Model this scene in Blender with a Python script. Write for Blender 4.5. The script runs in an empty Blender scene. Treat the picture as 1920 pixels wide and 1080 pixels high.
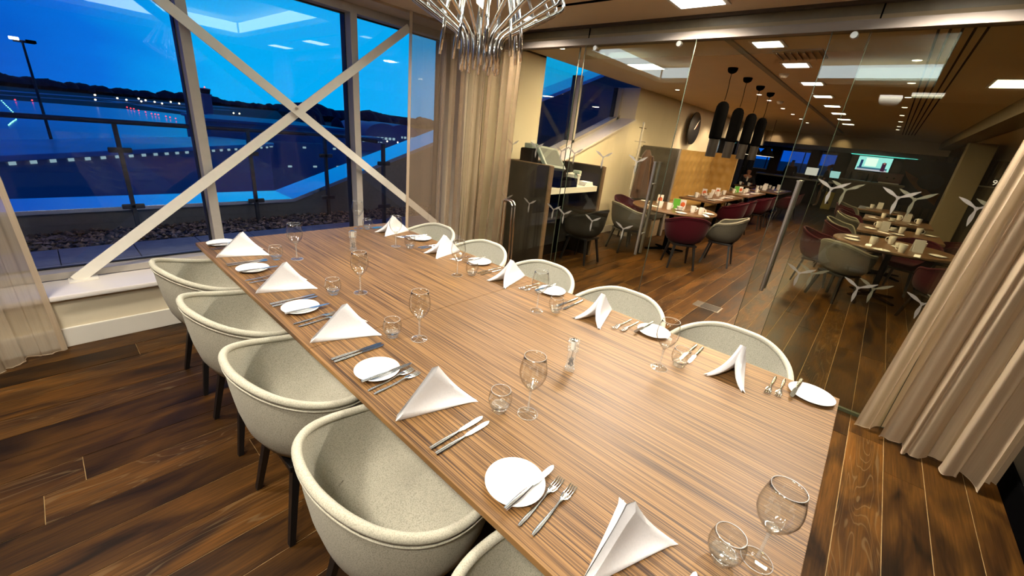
import bpy, bmesh, math, random
from math import sin, cos, pi, sqrt, radians
from mathutils import Vector, Matrix, Euler, noise
random.seed(7)
S = bpy.context.scene
COL = S.collection
D = bpy.data

# ------------------------------------------------------------------ camera, sky, exposure, large lights
cam_d = D.cameras.new('camera'); cam = D.objects.new('camera', cam_d); COL.objects.link(cam)
cam.location = (-0.57896, 0.14964, 1.67818)
cam.rotation_euler = (1.19745287, -0.100439788, -0.832890147)
cam_d.sensor_width = 36.0; cam_d.lens = 755.0899 * 36.0 / 1920.0
cam_d.clip_start = 0.02; cam_d.clip_end = 6000
S.camera = cam
S.view_settings.view_transform = 'Standard'; S.view_settings.look = 'None'
S.view_settings.exposure = 0.0; S.view_settings.gamma = 1.0; S.view_settings.use_curve_mapping = False
try:
    S.cycles.caustics_reflective = False; S.cycles.caustics_refractive = False
    S.cycles.transparent_max_bounces = 48; S.cycles.max_bounces = 12
    S.cycles.sample_clamp_indirect = 4.0; S.cycles.blur_glossy = 0.5
except Exception: pass

def make_world():
    w = D.worlds.new('dusk_sky'); S.world = w; w.use_nodes = True
    n = w.node_tree.nodes; l = w.node_tree.links; n.clear()
    out = n.new('ShaderNodeOutputWorld'); bg = n.new('ShaderNodeBackground'); l.new(bg.outputs[0], out.inputs[0])
    tc = n.new('ShaderNodeTexCoord')
    sep = n.new('ShaderNodeSeparateXYZ'); l.new(tc.outputs['Generated'], sep.inputs[0])
    dot = n.new('ShaderNodeVectorMath'); dot.operation = 'DOT_PRODUCT'; dot.inputs[1].default_value = (0.62, 0.785, 0)
    l.new(tc.outputs['Generated'], dot.inputs[0])
    nz = n.new('ShaderNodeTexNoise'); nz.inputs['Scale'].default_value = 2.2; nz.inputs['Detail'].default_value = 4
    mp = n.new('ShaderNodeMapping'); mp.inputs['Scale'].default_value = (1, 1, 3.5); l.new(tc.outputs['Generated'], mp.inputs[0]); l.new(mp.outputs[0], nz.inputs['Vector'])
    ad = n.new('ShaderNodeMath'); ad.operation = 'MULTIPLY_ADD'; ad.inputs[1].default_value = 0.16; l.new(nz.outputs[0], ad.inputs[0]); l.new(dot.outputs['Value'], ad.inputs[2])
    rg = n.new('ShaderNodeValToRGB'); l.new(ad.outputs[0], rg.inputs[0])
    e = rg.color_ramp.elements; e[0].position = 0.2; e[0].color = (0.001, 0.035, 0.26, 1); e[1].position = 0.985; e[1].color = (0.001, 0.44, 0.98, 1)
    x = e.new(0.80); x.color = (0.0015, 0.068, 0.53, 1); x = e.new(0.90); x.color = (0.0015, 0.17, 0.78, 1)
    # darker with height
    rz = n.new('ShaderNodeMapRange'); rz.inputs['From Min'].default_value = 0.05; rz.inputs['From Max'].default_value = 0.75
    rz.inputs['To Min'].default_value = 1.0; rz.inputs['To Max'].default_value = 0.8; l.new(sep.outputs['Z'], rz.inputs['Value'])
    mx = n.new('ShaderNodeMix'); mx.data_type = 'RGBA'; mx.blend_type = 'MULTIPLY'; mx.inputs[0].default_value = 1
    l.new(rg.outputs[0], mx.inputs[6]); l.new(rz.outputs[0], mx.inputs[7])
    l.new(mx.outputs[2], bg.inputs[0]); bg.inputs[1].default_value = 1.0
make_world()

def area(name, loc, size, power, color, rot=(0, 0, 0), spread=None):
    ld = D.lights.new(name, 'AREA'); ld.shape = 'RECTANGLE'; ld.size, ld.size_y = size; ld.energy = power; ld.color = color
    if spread: ld.spread = spread
    o = D.objects.new(name, ld); COL.objects.link(o); o.location = loc; o.rotation_euler = rot
    return o
H = 2.62
WARM = (1.0, 0.91, 0.79); WARM2 = (1.0, 0.76, 0.48); COOL = (0.78, 0.92, 1.0)
# recessed LED panels of the dining room (x, y, power)
ROOM_PANELS = [(2.57, 1.47, 76), (2.57, 2.95, 36), (2.57, 0.1, 58), (-1.15, 1.47, 36), (-1.15, 2.95, 34), (-1.15, 0.1, 40)]
REST_PANELS = [(3.95, 1.3, 22), (4.95, 1.23, 24), (6.2, 1.23, 24), (7.45, 1.24, 24), (8.7, 1.23, 24), (9.95, 1.23, 26), (11.2, 1.23, 26), (12.45, 1.23, 30)]
REST_PANEL2 = [(6.1, -0.5, 7)]

# unseen fill spots, added to brighten the far row of places across the table
for yy in (.45, 1.75, 3.0):
    ld = D.lights.new('fill_spot', 'SPOT'); ld.energy = 330; ld.color = (1.0, .93, .84); ld.spot_size = radians(52); ld.spot_blend = .8; ld.shadow_soft_size = .12
    o = D.objects.new('fill_spot', ld); COL.objects.link(o); o.location = (-1.35, yy, H - .03); o.rotation_euler = (Vector((1.7, yy - .1, .72)) - Vector((-1.35, yy, H))).to_track_quat('-Z', 'Y').to_euler()

# ------------------------------------------------------------------ materials
MATS = {}
def nodes_of(name):
    m = D.materials.new(name); m.use_nodes = True
    nt = m.node_tree
    return m, nt.nodes, nt.links, nt.nodes.get('Principled BSDF')
def M(name, color=(.8, .8, .8), rough=.5, metal=0.0, emit=None, estr=0.0, noise_amt=0.0, noise_scale=20.0, spec=None, bump=0.0, trans=0.0, ior=1.45, sheen=0.0):
    if name in MATS: return MATS[name]
    m, n, l, b = nodes_of(name)
    b.inputs['Base Color'].default_value = (*color, 1); b.inputs['Roughness'].default_value = rough; b.inputs['Metallic'].default_value = metal
    if spec is not None: b.inputs['Specular IOR Level'].default_value = spec
    if trans: b.inputs['Transmission Weight'].default_value = trans; b.inputs['IOR'].default_value = ior
    if sheen: b.inputs['Sheen Weight'].default_value = sheen
    if emit: b.inputs['Emission Color'].default_value = (*emit, 1); b.inputs['Emission Strength'].default_value = estr
    tc = n.new('ShaderNodeTexCoord'); nz = n.new('ShaderNodeTexNoise'); nz.inputs['Scale'].default_value = noise_scale; nz.inputs['Detail'].default_value = 3
    l.new(tc.outputs['Object'], nz.inputs['Vector'])
    if noise_amt > 0:
        mr = n.new('ShaderNodeMapRange'); mr.inputs['From Min'].default_value = .3; mr.inputs['From Max'].default_value = .7
        mr.inputs['To Min'].default_value = 1 - noise_amt; mr.inputs['To Max'].default_value = 1 + noise_amt * .5
        l.new(nz.outputs[0], mr.inputs['Value'])
        mx = n.new('ShaderNodeMix'); mx.data_type = 'RGBA'; mx.blend_type = 'MULTIPLY'; mx.inputs[0].default_value = 1; mx.inputs[6].default_value = (*color, 1)
        l.new(mr.outputs[0], mx.inputs[7]); l.new(mx.outputs[2], b.inputs['Base Color'])
    if bump > 0:
        bp = n.new('ShaderNodeBump'); bp.inputs['Strength'].default_value = bump; bp.inputs['Distance'].default_value = .002
        l.new(nz.outputs[0], bp.inputs['Height']); l.new(bp.outputs[0], b.inputs['Normal'])
    MATS[name] = m; return m
def thin_glass(name, tint=(1, 1, 1), ior=1.5, rough=0.0, boost=1.0, white=0.0):
    m, n, l, b = nodes_of(name); n.remove(b); out = n.get('Material Output')
    tr = n.new('ShaderNodeBsdfTransparent'); tr.inputs[0].default_value = (*tint, 1)
    gl = n.new('ShaderNodeBsdfGlossy'); gl.inputs['Roughness'].default_value = rough
    ge = n.new('ShaderNodeNewGeometry'); dt = n.new('ShaderNodeVectorMath'); dt.operation = 'DOT_PRODUCT'; l.new(ge.outputs['Normal'], dt.inputs[0]); l.new(ge.outputs['Incoming'], dt.inputs[1])
    ab = n.new('ShaderNodeMath'); ab.operation = 'ABSOLUTE'; l.new(dt.outputs['Value'], ab.inputs[0])
    om = n.new('ShaderNodeMath'); om.operation = 'SUBTRACT'; om.inputs[0].default_value = 1; om.use_clamp = True; l.new(ab.outputs[0], om.inputs[1])
    pw = n.new('ShaderNodeMath'); pw.operation = 'POWER'; pw.inputs[1].default_value = 5; l.new(om.outputs[0], pw.inputs[0])
    f0 = ((ior - 1) / (ior + 1)) ** 2
    ma = n.new('ShaderNodeMath'); ma.operation = 'MULTIPLY_ADD'; ma.inputs[1].default_value = 1 - f0; ma.inputs[2].default_value = f0; l.new(pw.outputs[0], ma.inputs[0])
    mu = n.new('ShaderNodeMath'); mu.operation = 'MULTIPLY'; mu.use_clamp = True; mu.inputs[1].default_value = boost
    l.new(ma.outputs[0], mu.inputs[0])
    mx = n.new('ShaderNodeMixShader'); l.new(mu.outputs[0], mx.inputs[0]); l.new(tr.outputs[0], mx.inputs[1]); l.new(gl.outputs[0], mx.inputs[2])
    if white:  # diffuse white stands in for glints on rims, stems, bases and acrylic
        df = n.new('ShaderNodeBsdfDiffuse'); df.inputs[0].default_value = (.95, .95, .92, 1); m2 = n.new('ShaderNodeMixShader'); m2.inputs[0].default_value = white
        l.new(mx.outputs[0], m2.inputs[1]); l.new(df.outputs[0], m2.inputs[2]); l.new(m2.outputs[0], out.inputs[0])
    else: l.new(mx.outputs[0], out.inputs[0])
    MATS[name] = m; return m
def sheer(name, color, opacity, weave=900.0):
    m, n, l, b = nodes_of(name); n.remove(b); out = n.get('Material Output')
    df = n.new('ShaderNodeBsdfDiffuse'); tl = n.new('ShaderNodeBsdfTranslucent'); tr = n.new('ShaderNodeBsdfTransparent')
    tc = n.new('ShaderNodeTexCoord'); mp = n.new('ShaderNodeMapping'); mp.inputs['Scale'].default_value = (160, 160, 3); nz = n.new('ShaderNodeTexNoise'); nz.inputs['Scale'].default_value = 1; nz.inputs['Detail'].default_value = 2
    l.new(tc.outputs['Object'], mp.inputs[0]); l.new(mp.outputs[0], nz.inputs['Vector'])
    mr = n.new('ShaderNodeMapRange'); mr.inputs['To Min'].default_value = .88; mr.inputs['To Max'].default_value = 1.1; l.new(nz.outputs[0], mr.inputs['Value'])
    mc = n.new('ShaderNodeMix'); mc.data_type = 'RGBA'; mc.blend_type = 'MULTIPLY'; mc.inputs[0].default_value = 1; mc.inputs[6].default_value = (*color, 1); l.new(mr.outputs[0], mc.inputs[7])
    for k in (df, tl): l.new(mc.outputs[2], k.inputs[0])
    a = n.new('ShaderNodeMixShader'); a.inputs[0].default_value = .35; l.new(df.outputs[0], a.inputs[1]); l.new(tl.outputs[0], a.inputs[2])
    c = n.new('ShaderNodeMixShader'); c.inputs[0].default_value = opacity; l.new(tr.outputs[0], c.inputs[1]); l.new(a.outputs[0], c.inputs[2]); l.new(c.outputs[0], out.inputs[0])
    MATS[name] = m; return m
def emis(name, color, strength):
    if name in MATS: return MATS[name]
    m, n, l, b = nodes_of(name); n.remove(b); e = n.new('ShaderNodeEmission'); e.inputs[0].default_value = (*color, 1); e.inputs[1].default_value = strength
    l.new(e.outputs[0], n.get('Material Output').inputs[0]); MATS[name] = m; return m

def wood_floor():
    m, n, l, b = nodes_of('oak_plank')
    g = n.new('ShaderNodeNewGeometry'); oi = n.new('ShaderNodeObjectInfo')
    ad = n.new('ShaderNodeMath'); ad.operation = 'ADD'; l.new(g.outputs['Random Per Island'], ad.inputs[0]); l.new(oi.outputs['Random'], ad.inputs[1])
    fr = n.new('ShaderNodeMath'); fr.operation = 'FRACT'; l.new(ad.outputs[0], fr.inputs[0])
    off = n.new('ShaderNodeVectorMath'); off.operation = 'SCALE'; off.inputs[0].default_value = (37.0, 91.0, 13.0); l.new(fr.outputs[0], off.inputs['Scale'])
    p = n.new('ShaderNodeVectorMath'); p.operation = 'ADD'; l.new(g.outputs['Position'], p.inputs[0]); l.new(off.outputs[0], p.inputs[1])
    def nzn(scale, vec, det=3, dist=0.0):
        mp = n.new('ShaderNodeMapping'); mp.inputs['Scale'].default_value = vec; l.new(p.outputs[0], mp.inputs[0])
        t = n.new('ShaderNodeTexNoise'); t.inputs['Scale'].default_value = scale; t.inputs['Detail'].default_value = det; t.inputs['Distortion'].default_value = dist
        l.new(mp.outputs[0], t.inputs['Vector']); return t
    blot = nzn(1.0, (2.0, 7.0, 1), 4, .8)      # broad colour patches
    grain = nzn(1.0, (5, 130, 1), 3)            # pores
    fig = nzn(1.0, (1.1, 9, 1), 1.5, .4)        # cathedral figure
    cr = n.new('ShaderNodeValToRGB'); l.new(blot.outputs[0], cr.inputs[0]); e = cr.color_ramp.elements
    e[0].position = .30; e[0].color = (.012, .0055, .0018, 1); e[1].position = .74; e[1].color = (.108, .041, .0058, 1)
    x = e.new(.42); x.color = (.034, .0135, .0030, 1); x = e.new(.56); x.color = (.068, .028, .0045, 1)
    # per plank tone
    tone = n.new('ShaderNodeMapRange'); tone.inputs['To Min'].default_value = .62; tone.inputs['To Max'].default_value = 1.22; l.new(fr.outputs[0], tone.inputs['Value'])
    m1 = n.new('ShaderNodeMix'); m1.data_type = 'RGBA'; m1.blend_type = 'MULTIPLY'; m1.inputs[0].default_value = 1; l.new(cr.outputs[0], m1.inputs[6]); l.new(tone.outputs[0], m1.inputs[7])
    gr = n.new('ShaderNodeMapRange'); gr.inputs['From Min'].default_value = .3; gr.inputs['From Max'].default_value = .7; gr.inputs['To Min'].default_value = .66; gr.inputs['To Max'].default_value = 1.25; l.new(grain.outputs[0], gr.inputs['Value'])
    m2 = n.new('ShaderNodeMix'); m2.data_type = 'RGBA'; m2.blend_type = 'MULTIPLY'; m2.inputs[0].default_value = 1; l.new(m1.outputs[2], m2.inputs[6]); l.new(gr.outputs[0], m2.inputs[7])
    # limed rings: thin pale lines following the figure on some planks
    sn = n.new('ShaderNodeMath'); sn.operation = 'MULTIPLY'; sn.inputs[1].default_value = 95; l.new(fig.outputs[0], sn.inputs[0])
    s2 = n.new('ShaderNodeMath'); s2.operation = 'SINE'; l.new(sn.outputs[0], s2.inputs[0])
    s3 = n.new('ShaderNodeMapRange'); s3.inputs['From Min'].default_value = .82; s3.inputs['From Max'].default_value = 1.0; l.new(s2.outputs[0], s3.inputs['Value'])
    s4 = n.new('ShaderNodeMath'); s4.operation = 'GREATER_THAN'; s4.inputs[1].default_value = .74; l.new(fr.outputs[0], s4.inputs[0])
    s5 = n.new('ShaderNodeMath'); s5.operation = 'MULTIPLY'; l.new(s3.outputs[0], s5.inputs[0]); l.new(s4.outputs[0], s5.inputs[1])
    s6 = n.new('ShaderNodeMath'); s6.operation = 'MULTIPLY'; s6.inputs[1].default_value = .26; l.new(s5.outputs[0], s6.inputs[0])
    m3 = n.new('ShaderNodeMix'); m3.data_type = 'RGBA'; l.new(s6.outputs[0], m3.inputs[0]); l.new(m2.outputs[2], m3.inputs[6]); m3.inputs[7].default_value = (.22, .15, .07, 1)
    l.new(m3.outputs[2], b.inputs['Base Color'])
    ro = n.new('ShaderNodeMapRange'); ro.inputs['To Min'].default_value = .34; ro.inputs['To Max'].default_value = .56; l.new(blot.outputs[0], ro.inputs['Value']); l.new(ro.outputs[0], b.inputs['Roughness'])
    b.inputs['Specular IOR Level'].default_value = .14
    bp = n.new('ShaderNodeBump'); bp.inputs['Strength'].default_value = .25; bp.inputs['Distance'].default_value = .002; l.new(grain.outputs[0], bp.inputs['Height']); l.new(bp.outputs[0], b.inputs['Normal'])
    MATS['oak_plank'] = m; return m
def table_wood():
    m, n, l, b = nodes_of('zebrano')
    tc = n.new('ShaderNodeTexCoord')
    def nzn(vec, det=2, dist=0.0):
        mp = n.new('ShaderNodeMapping'); mp.inputs['Scale'].default_value = vec; l.new(tc.outputs['Object'], mp.inputs[0])
        t = n.new('ShaderNodeTexNoise'); t.inputs['Scale'].default_value = 1; t.inputs['Detail'].default_value = det; t.inputs['Distortion'].default_value = dist
        l.new(mp.outputs[0], t.inputs['Vector']); return t
    a = nzn((260, 1.8, 1), 2, .08); c = nzn((70, .6, 1), 2); d = nzn((2.2, .7, 1), 2)
    cr = n.new('ShaderNodeValToRGB'); l.new(a.outputs[0], cr.inputs[0]); e = cr.color_ramp.elements
    e[0].position = .30; e[0].color = (.034, .013, .004, 1); e[1].position = .66; e[1].color = (.31, .165, .056, 1)
    x = e.new(.45); x.color = (.13, .064, .021, 1); x = e.new(.53); x.color = (.21, .108, .036, 1)
    mr = n.new('ShaderNodeMapRange'); mr.inputs['From Min'].default_value = .3; mr.inputs['From Max'].default_value = .7; mr.inputs['To Min'].default_value = .92; mr.inputs['To Max'].default_value = 1.05; l.new(c.outputs[0], mr.inputs['Value'])
    m1 = n.new('ShaderNodeMix'); m1.data_type = 'RGBA'; m1.blend_type = 'MULTIPLY'; m1.inputs[0].default_value = 1; l.new(cr.outputs[0], m1.inputs[6]); l.new(mr.outputs[0], m1.inputs[7])
    l.new(m1.outputs[2], b.inputs['Base Color'])
    b.inputs['Roughness'].default_value = .48; b.inputs['Specular IOR Level'].default_value = .45
    bp = n.new('ShaderNodeBump'); bp.inputs['Strength'].default_value = .18; bp.inputs['Distance'].default_value = .001; l.new(a.outputs[0], bp.inputs['Height']); l.new(bp.outputs[0], b.inputs['Normal'])
    MATS['zebrano'] = m; return m
def felt(name, c1, c2):
    m, n, l, b = nodes_of(name); tc = n.new('ShaderNodeTexCoord'); nz = n.new('ShaderNodeTexNoise'); nz.inputs['Scale'].default_value = 300; nz.inputs['Detail'].default_value = 4
    l.new(tc.outputs['Object'], nz.inputs['Vector']); cr = n.new('ShaderNodeValToRGB'); l.new(nz.outputs[0], cr.inputs[0]); e = cr.color_ramp.elements
    e[0].position = .34; e[0].color = (*c1, 1); e[1].position = .56; e[1].color = (*c2, 1); l.new(cr.outputs[0], b.inputs['Base Color'])
    b.inputs['Roughness'].default_value = .95; b.inputs['Specular IOR Level'].default_value = .15; b.inputs['Sheen Weight'].default_value = .04
    bp = n.new('ShaderNodeBump'); bp.inputs['Strength'].default_value = .2; bp.inputs['Distance'].default_value = .001; l.new(nz.outputs[0], bp.inputs['Height']); l.new(bp.outputs[0], b.inputs['Normal'])
    MATS[name] = m; return m

oak = wood_floor(); zeb = table_wood()
felt_cream = felt('cream_felt', (.33, .31, .24), (.52, .49, .385))
felt_rim = felt('cream_felt_rim', (.38, .36, .28), (.54, .51, .40))
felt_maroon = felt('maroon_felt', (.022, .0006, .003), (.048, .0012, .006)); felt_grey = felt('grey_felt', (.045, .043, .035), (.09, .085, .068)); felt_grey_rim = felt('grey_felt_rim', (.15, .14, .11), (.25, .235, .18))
black_wood = M('black_lacquered_wood', (.008, .007, .007), .38, noise_amt=.2)
black = M('black_matte', (.0025, .0024, .0024), .9, spec=0.0, noise_amt=.2); black_gloss = M('black_gloss', (.006, .006, .008), .18, noise_amt=.1)
cream = M('cream_paint', (.78, .69, .50), .6, noise_amt=.03, noise_scale=3); ceil_m = M('ceiling_paint', (.80, .68, .50), .75, noise_amt=.03, noise_scale=3)
white_paint = M('white_paint', (.80, .76, .66), .35, noise_amt=.02, noise_scale=5); sill_m = M('sill_paint', (.78, .72, .66), .22, noise_amt=.03, noise_scale=4)
frame_m = M('grey_aluminium', (.42, .38, .33), .42, noise_amt=.04); frame_dark = M('dark_gasket', (.006, .006, .008), .5, noise_amt=.1)
brace_m = M('cream_steel', (.88, .83, .72), .4, noise_amt=.03); steel = M('brushed_steel', (.62, .58, .52), .28, 1.0, noise_amt=.05)
chrome = M('chrome', (.82, .80, .77), .08, 1.0, noise_amt=.02); cutlery_m = M('cutlery_steel', (.86, .84, .82), .16, 1.0, noise_amt=.03)
china = M('white_china', (.86, .84, .79), .16, noise_amt=.01); linen = M('white_linen', (.93, .91, .90), .85, noise_amt=.03, noise_scale=150, bump=.15)
win_glass = thin_glass('window_glass', (.985, .99, .99), 1.5, 0, .85); part_glass = thin_glass('partition_glass', (.91, .92, .86), 1.5, 0, .95); clear = thin_glass('clear_glass', (.982, .982, .972), 1.5, 0, 1.3); stem_glass = thin_glass('stem_glass', (.96, .96, .94), 1.6, .03, 1.6, .12)
solid_glass = thin_glass('solid_glass', (.985, .985, .97), 1.7, .05, 1.3, .07); rim_glass = thin_glass('glass_rim', (.95, .95, .93), 2.0, .15, 1.5, .38)
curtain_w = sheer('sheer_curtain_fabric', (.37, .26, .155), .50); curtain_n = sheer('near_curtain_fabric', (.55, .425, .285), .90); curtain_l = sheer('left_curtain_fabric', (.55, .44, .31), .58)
hem_m = sheer('curtain_hem_fabric', (.66, .52, .36), .85)
led = emis('led_panel_light', (1.0, .93, .80), 9.0); led_cool = emis('cove_led', (.76, .93, 1.0), 8.5); spot_e = emis('downlight_lens', (1.0, .90, .72), 14.0)
joint_m = M('pale_floor_joint', (.36, .23, .09), .8, noise_amt=.3); etched = sheer('etched_film', (.30, .28, .25), .62)
brown_trim = M('dark_brown_trim', (.055, .042, .03), .6, noise_amt=.1); rail_m = M('grey_rail', (.26, .22, .19), .85, 0, spec=.2, noise_amt=.03)
taupe = M('taupe_leather', (.075, .066, .048), .42, noise_amt=.15); gold = M('gold_leather', (.40, .25, .075), .33, noise_amt=.12, noise_scale=9)
dark_wood = M('dark_veneer', (.022, .016, .012), .45, noise_amt=.4, noise_scale=6); post_wood = M('brown_edge_veneer', (.16, .095, .05), .45, noise_amt=.2)
brown_coat = M('brown_coat_cloth', (.085, .042, .026), .95, noise_amt=.2, sheen=.2)
skin = M('skin', (.42, .20, .12), .6, noise_amt=.05); dark_cloth = M('dark_cloth', (.010, .010, .014), .9, noise_amt=.2); hair_m = M('blond_hair', (.35, .17, .06), .7, noise_amt=.3); hair_d = M('dark_hair', (.012, .009, .007), .7, noise_amt=.3)

# ------------------------------------------------------------------ mesh helpers
class MB:
    def __init__(s): s.v = []; s.f = []; s.flat = False
    def add(s, v, f):
        o = len(s.v); s.v += [tuple(p) for p in v]; s.f += [tuple(i + o for i in q) for q in f]; return s
    def box(s, x0, x1, y0, y1, z0, z1):
        return s.add([(x0, y0, z0), (x1, y0, z0), (x1, y1, z0), (x0, y1, z0), (x0, y0, z1), (x1, y0, z1), (x1, y1, z1), (x0, y1, z1)],
                     [(0, 3, 2, 1), (4, 5, 6, 7), (0, 1, 5, 4), (1, 2, 6, 5), (2, 3, 7, 6), (3, 0, 4, 7)])
    def rbox(s, x0, x1, y0, y1, z0, z1, b=.004, mat=None):
        s.flat = True; bm = bmesh.new(); bmesh.ops.create_cube(bm, size=1)
        for v in bm.verts: v.co = Vector((x0 + (v.co.x + .5) * (x1 - x0), y0 + (v.co.y + .5) * (y1 - y0), z0 + (v.co.z + .5) * (z1 - z0)))
        bmesh.ops.bevel(bm, geom=bm.edges[:], offset=b, segments=2, affect='EDGES', profile=.6)
        if mat: bmesh.ops.transform(bm, matrix=mat, verts=bm.verts)
        bm.verts.index_update(); s.add([v.co.copy() for v in bm.verts], [[v.index for v in f.verts] for f in bm.faces]); bm.free(); return s
    def bar(s, a, b, w, h, up=(0, 0, 1), w2=None, h2=None):
        a = Vector(a); b = Vector(b); d = (b - a).normalized(); u = Vector(up); sd = d.cross(u)
        if sd.length < 1e-4: sd = d.cross(Vector((1, 0, 0)))
        sd.normalize(); u = sd.cross(d); w2 = w if w2 is None else w2; h2 = h if h2 is None else h2
        v = [a - sd * w / 2 - u * h / 2, a + sd * w / 2 - u * h / 2, a + sd * w / 2 + u * h / 2, a - sd * w / 2 + u * h / 2,
             b - sd * w2 / 2 - u * h2 / 2, b + sd * w2 / 2 - u * h2 / 2, b + sd * w2 / 2 + u * h2 / 2, b - sd * w2 / 2 + u * h2 / 2]
        return s.add(v, [(0, 3, 2, 1), (4, 5, 6, 7), (0, 1, 5, 4), (1, 2, 6, 5), (2, 3, 7, 6), (3, 0, 4, 7)])
    def tube(s, path, r, n=8, closed=False, cap=True):
        P = [Vector(p) for p in path]; N = len(P); R = r if isinstance(r, (list, tuple)) else [r] * N
        T = []
        for i in range(N):
            a = P[(i - 1) % N] if (closed or i > 0) else P[i]; b = P[(i + 1) % N] if (closed or i < N - 1) else P[i]
            T.append((b - a).normalized())
        u = T[0].orthogonal().normalized(); V = []
        for i in range(N):
            u = (u - T[i] * u.dot(T[i]))
            u = u.normalized() if u.length > 1e-6 else T[i].orthogonal().normalized()
            w = T[i].cross(u)
            for k in range(n):
                t = 2 * pi * k / n; V.append(P[i] + (u * cos(t) + w * sin(t)) * R[i])
        F = []
        for i in range(N if closed else N - 1):
            j = (i + 1) % N
            for k in range(n): F.append((i * n + k, i * n + (k + 1) % n, j * n + (k + 1) % n, j * n + k))
        if cap and not closed: F.append(tuple(range(n - 1, -1, -1))); F.append(tuple((N - 1) * n + k for k in range(n)))
        return s.add(V, F)
    def lathe(s, prof, n=24, c=(0, 0, 0)):
        V = []; F = []; m = len(prof)
        for (r, z) in prof:
            for k in range(n):
                t = 2 * pi * k / n; V.append((c[0] + max(r, 1e-5) * cos(t), c[1] + max(r, 1e-5) * sin(t), c[2] + z))
        for i in range(m - 1):
            for k in range(n): F.append((i * n + k, i * n + (k + 1) % n, (i + 1) * n + (k + 1) % n, (i + 1) * n + k))
        return s.add(V, F)
    def grid(s, P, cu=False, cv=False):
        a = len(P); b = len(P[0]); V = [p for r in P for p in r]; F = []
        for i in range(a if cu else a - 1):
            for j in range(b if cv else b - 1):
                F.append((i * b + j, ((i + 1) % a) * b + j, ((i + 1) % a) * b + (j + 1) % b, i * b + (j + 1) % b))
        return s.add(V, F)
    def prism(s, poly, z0, z1, mat=None):
        n = len(poly); V = [Vector((x, y, z0)) for x, y in poly] + [Vector((x, y, z1)) for x, y in poly]
        if mat: V = [mat @ v for v in V]
        return s.add(V, [tuple(range(n - 1, -1, -1)), tuple(range(n, 2 * n))] + [(i, (i + 1) % n, n + (i + 1) % n, n + i) for i in range(n)])
    def xf(s, mat): s.v = [tuple(mat @ Vector(p)) for p in s.v]; return s
    def mesh(s, name, mat, ang=40):
        me = D.meshes.new(name); me.from_pydata(s.v, [], s.f); me.update()
        bm = bmesh.new(); bm.from_mesh(me); bmesh.ops.remove_doubles(bm, verts=bm.verts, dist=2e-5); bmesh.ops.recalc_face_normals(bm, faces=bm.faces); bm.to_mesh(me); bm.free()
        if mat: me.materials.append(mat)
        if ang:
            if s.flat: ang = min(ang, 16)   # keep the large planar faces flat
            me.polygons.foreach_set('use_smooth', [True] * len(me.polygons)); me.set_sharp_from_angle(angle=radians(ang))
        return me
def link(name, me, parent=None, loc=None, rot=None):
    o = D.objects.new(name, me); COL.objects.link(o)
    if parent: o.parent = parent
    if loc: o.location = loc
    if rot: o.rotation_euler = rot
    return o
def obj(name, mb, mat, parent=None, loc=None, rot=None, ang=40): return link(name, mb.mesh(name, mat, ang), parent, loc, rot)
def tag(o, label=None, cat=None, group=None, kind=None):
    if label: o['label'] = label
    if cat: o['category'] = cat
    if group: o['group'] = group
    if kind: o['kind'] = kind
    return o
def thing(name, label, cat, loc=(0, 0, 0), rz=0.0, group=None, kind=None):
    o = D.objects.new(name, None); COL.objects.link(o); o.location = loc; o.rotation_euler = (0, 0, rz); o.empty_display_size = .05
    return tag(o, label, cat, group, kind)
def struct(name, mb=None, mat=None, parent=None, label=None):
    o = obj(name, mb, mat, parent) if mb else D.objects.new(name, None)
    if not mb: COL.objects.link(o)
    if not parent: o['kind'] = 'structure'
    if label: o['label'] = label
    return o
def kids(o): return [c for c in D.objects if c.parent == o]
def dup(root, loc=None, rz=None, label=None, group=None, parent=None, tree=None):
    r = root.copy(); COL.objects.link(r)
    if parent: r.parent = parent
    else:
        if loc is not None: r.location = loc
        if rz is not None: r.rotation_euler = (0, 0, rz)
        if label: r['label'] = label
        if group: r['group'] = group
    for c in kids(root): dup(c, parent=r)
    return r

# ------------------------------------------------------------------ setting: floor
FB = MB().box(-2.0, 26.0, -0.93, 3.93, -.06, -.003).box(3.0, 26, -4.2, -.93, -.06, -.003).box(12, 26, 3.93, 7.2, -.06, -.003)
floor = struct('floor', FB, joint_m, label='dark rustic oak plank floor running through the room and restaurant')
PW = .187
unit = MB().rbox(0, 1, 0, PW - .0038, -.012, 0, .0008)
unit_me = unit.mesh('plank', oak, None)
farp = MB(); nplank = 0; rows = []
k0 = -22
for k in range(k0, 40):
    y = -.2 + PW * k
    xs = -2.0 if (-.95 < y and y < 3.9) else (3.0 if y <= -.95 else 12.0)
    if y < -4.2 or y > 7.1: continue
    x = xs - random.random() * 1.6
    first = True
    while x < 26:
        L = 1.5 + random.random() * 1.1; a = max(x, xs); b = min(x + L, 26) ; x += L
        if b - a < .05: continue
        yy1 = PW - .0038
        if y + yy1 > 3.925 and a < 12 and y < 3.925: pass
        near = a < (9.0 if y > -1.2 else 6.5) and nplank < 285
        if near:
            o = link('plank', unit_me, floor, (a + .0012, y, random.uniform(-.0006, .0004))); o.scale = (b - a - .0024, 1, 1); nplank += 1
        else: farp.box(a + .0012, b - .0012, y, y + yy1, -.012, 0)
fp = obj('far_planks', farp, oak, floor, ang=None); fp['kind'] = 'stuff'

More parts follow.
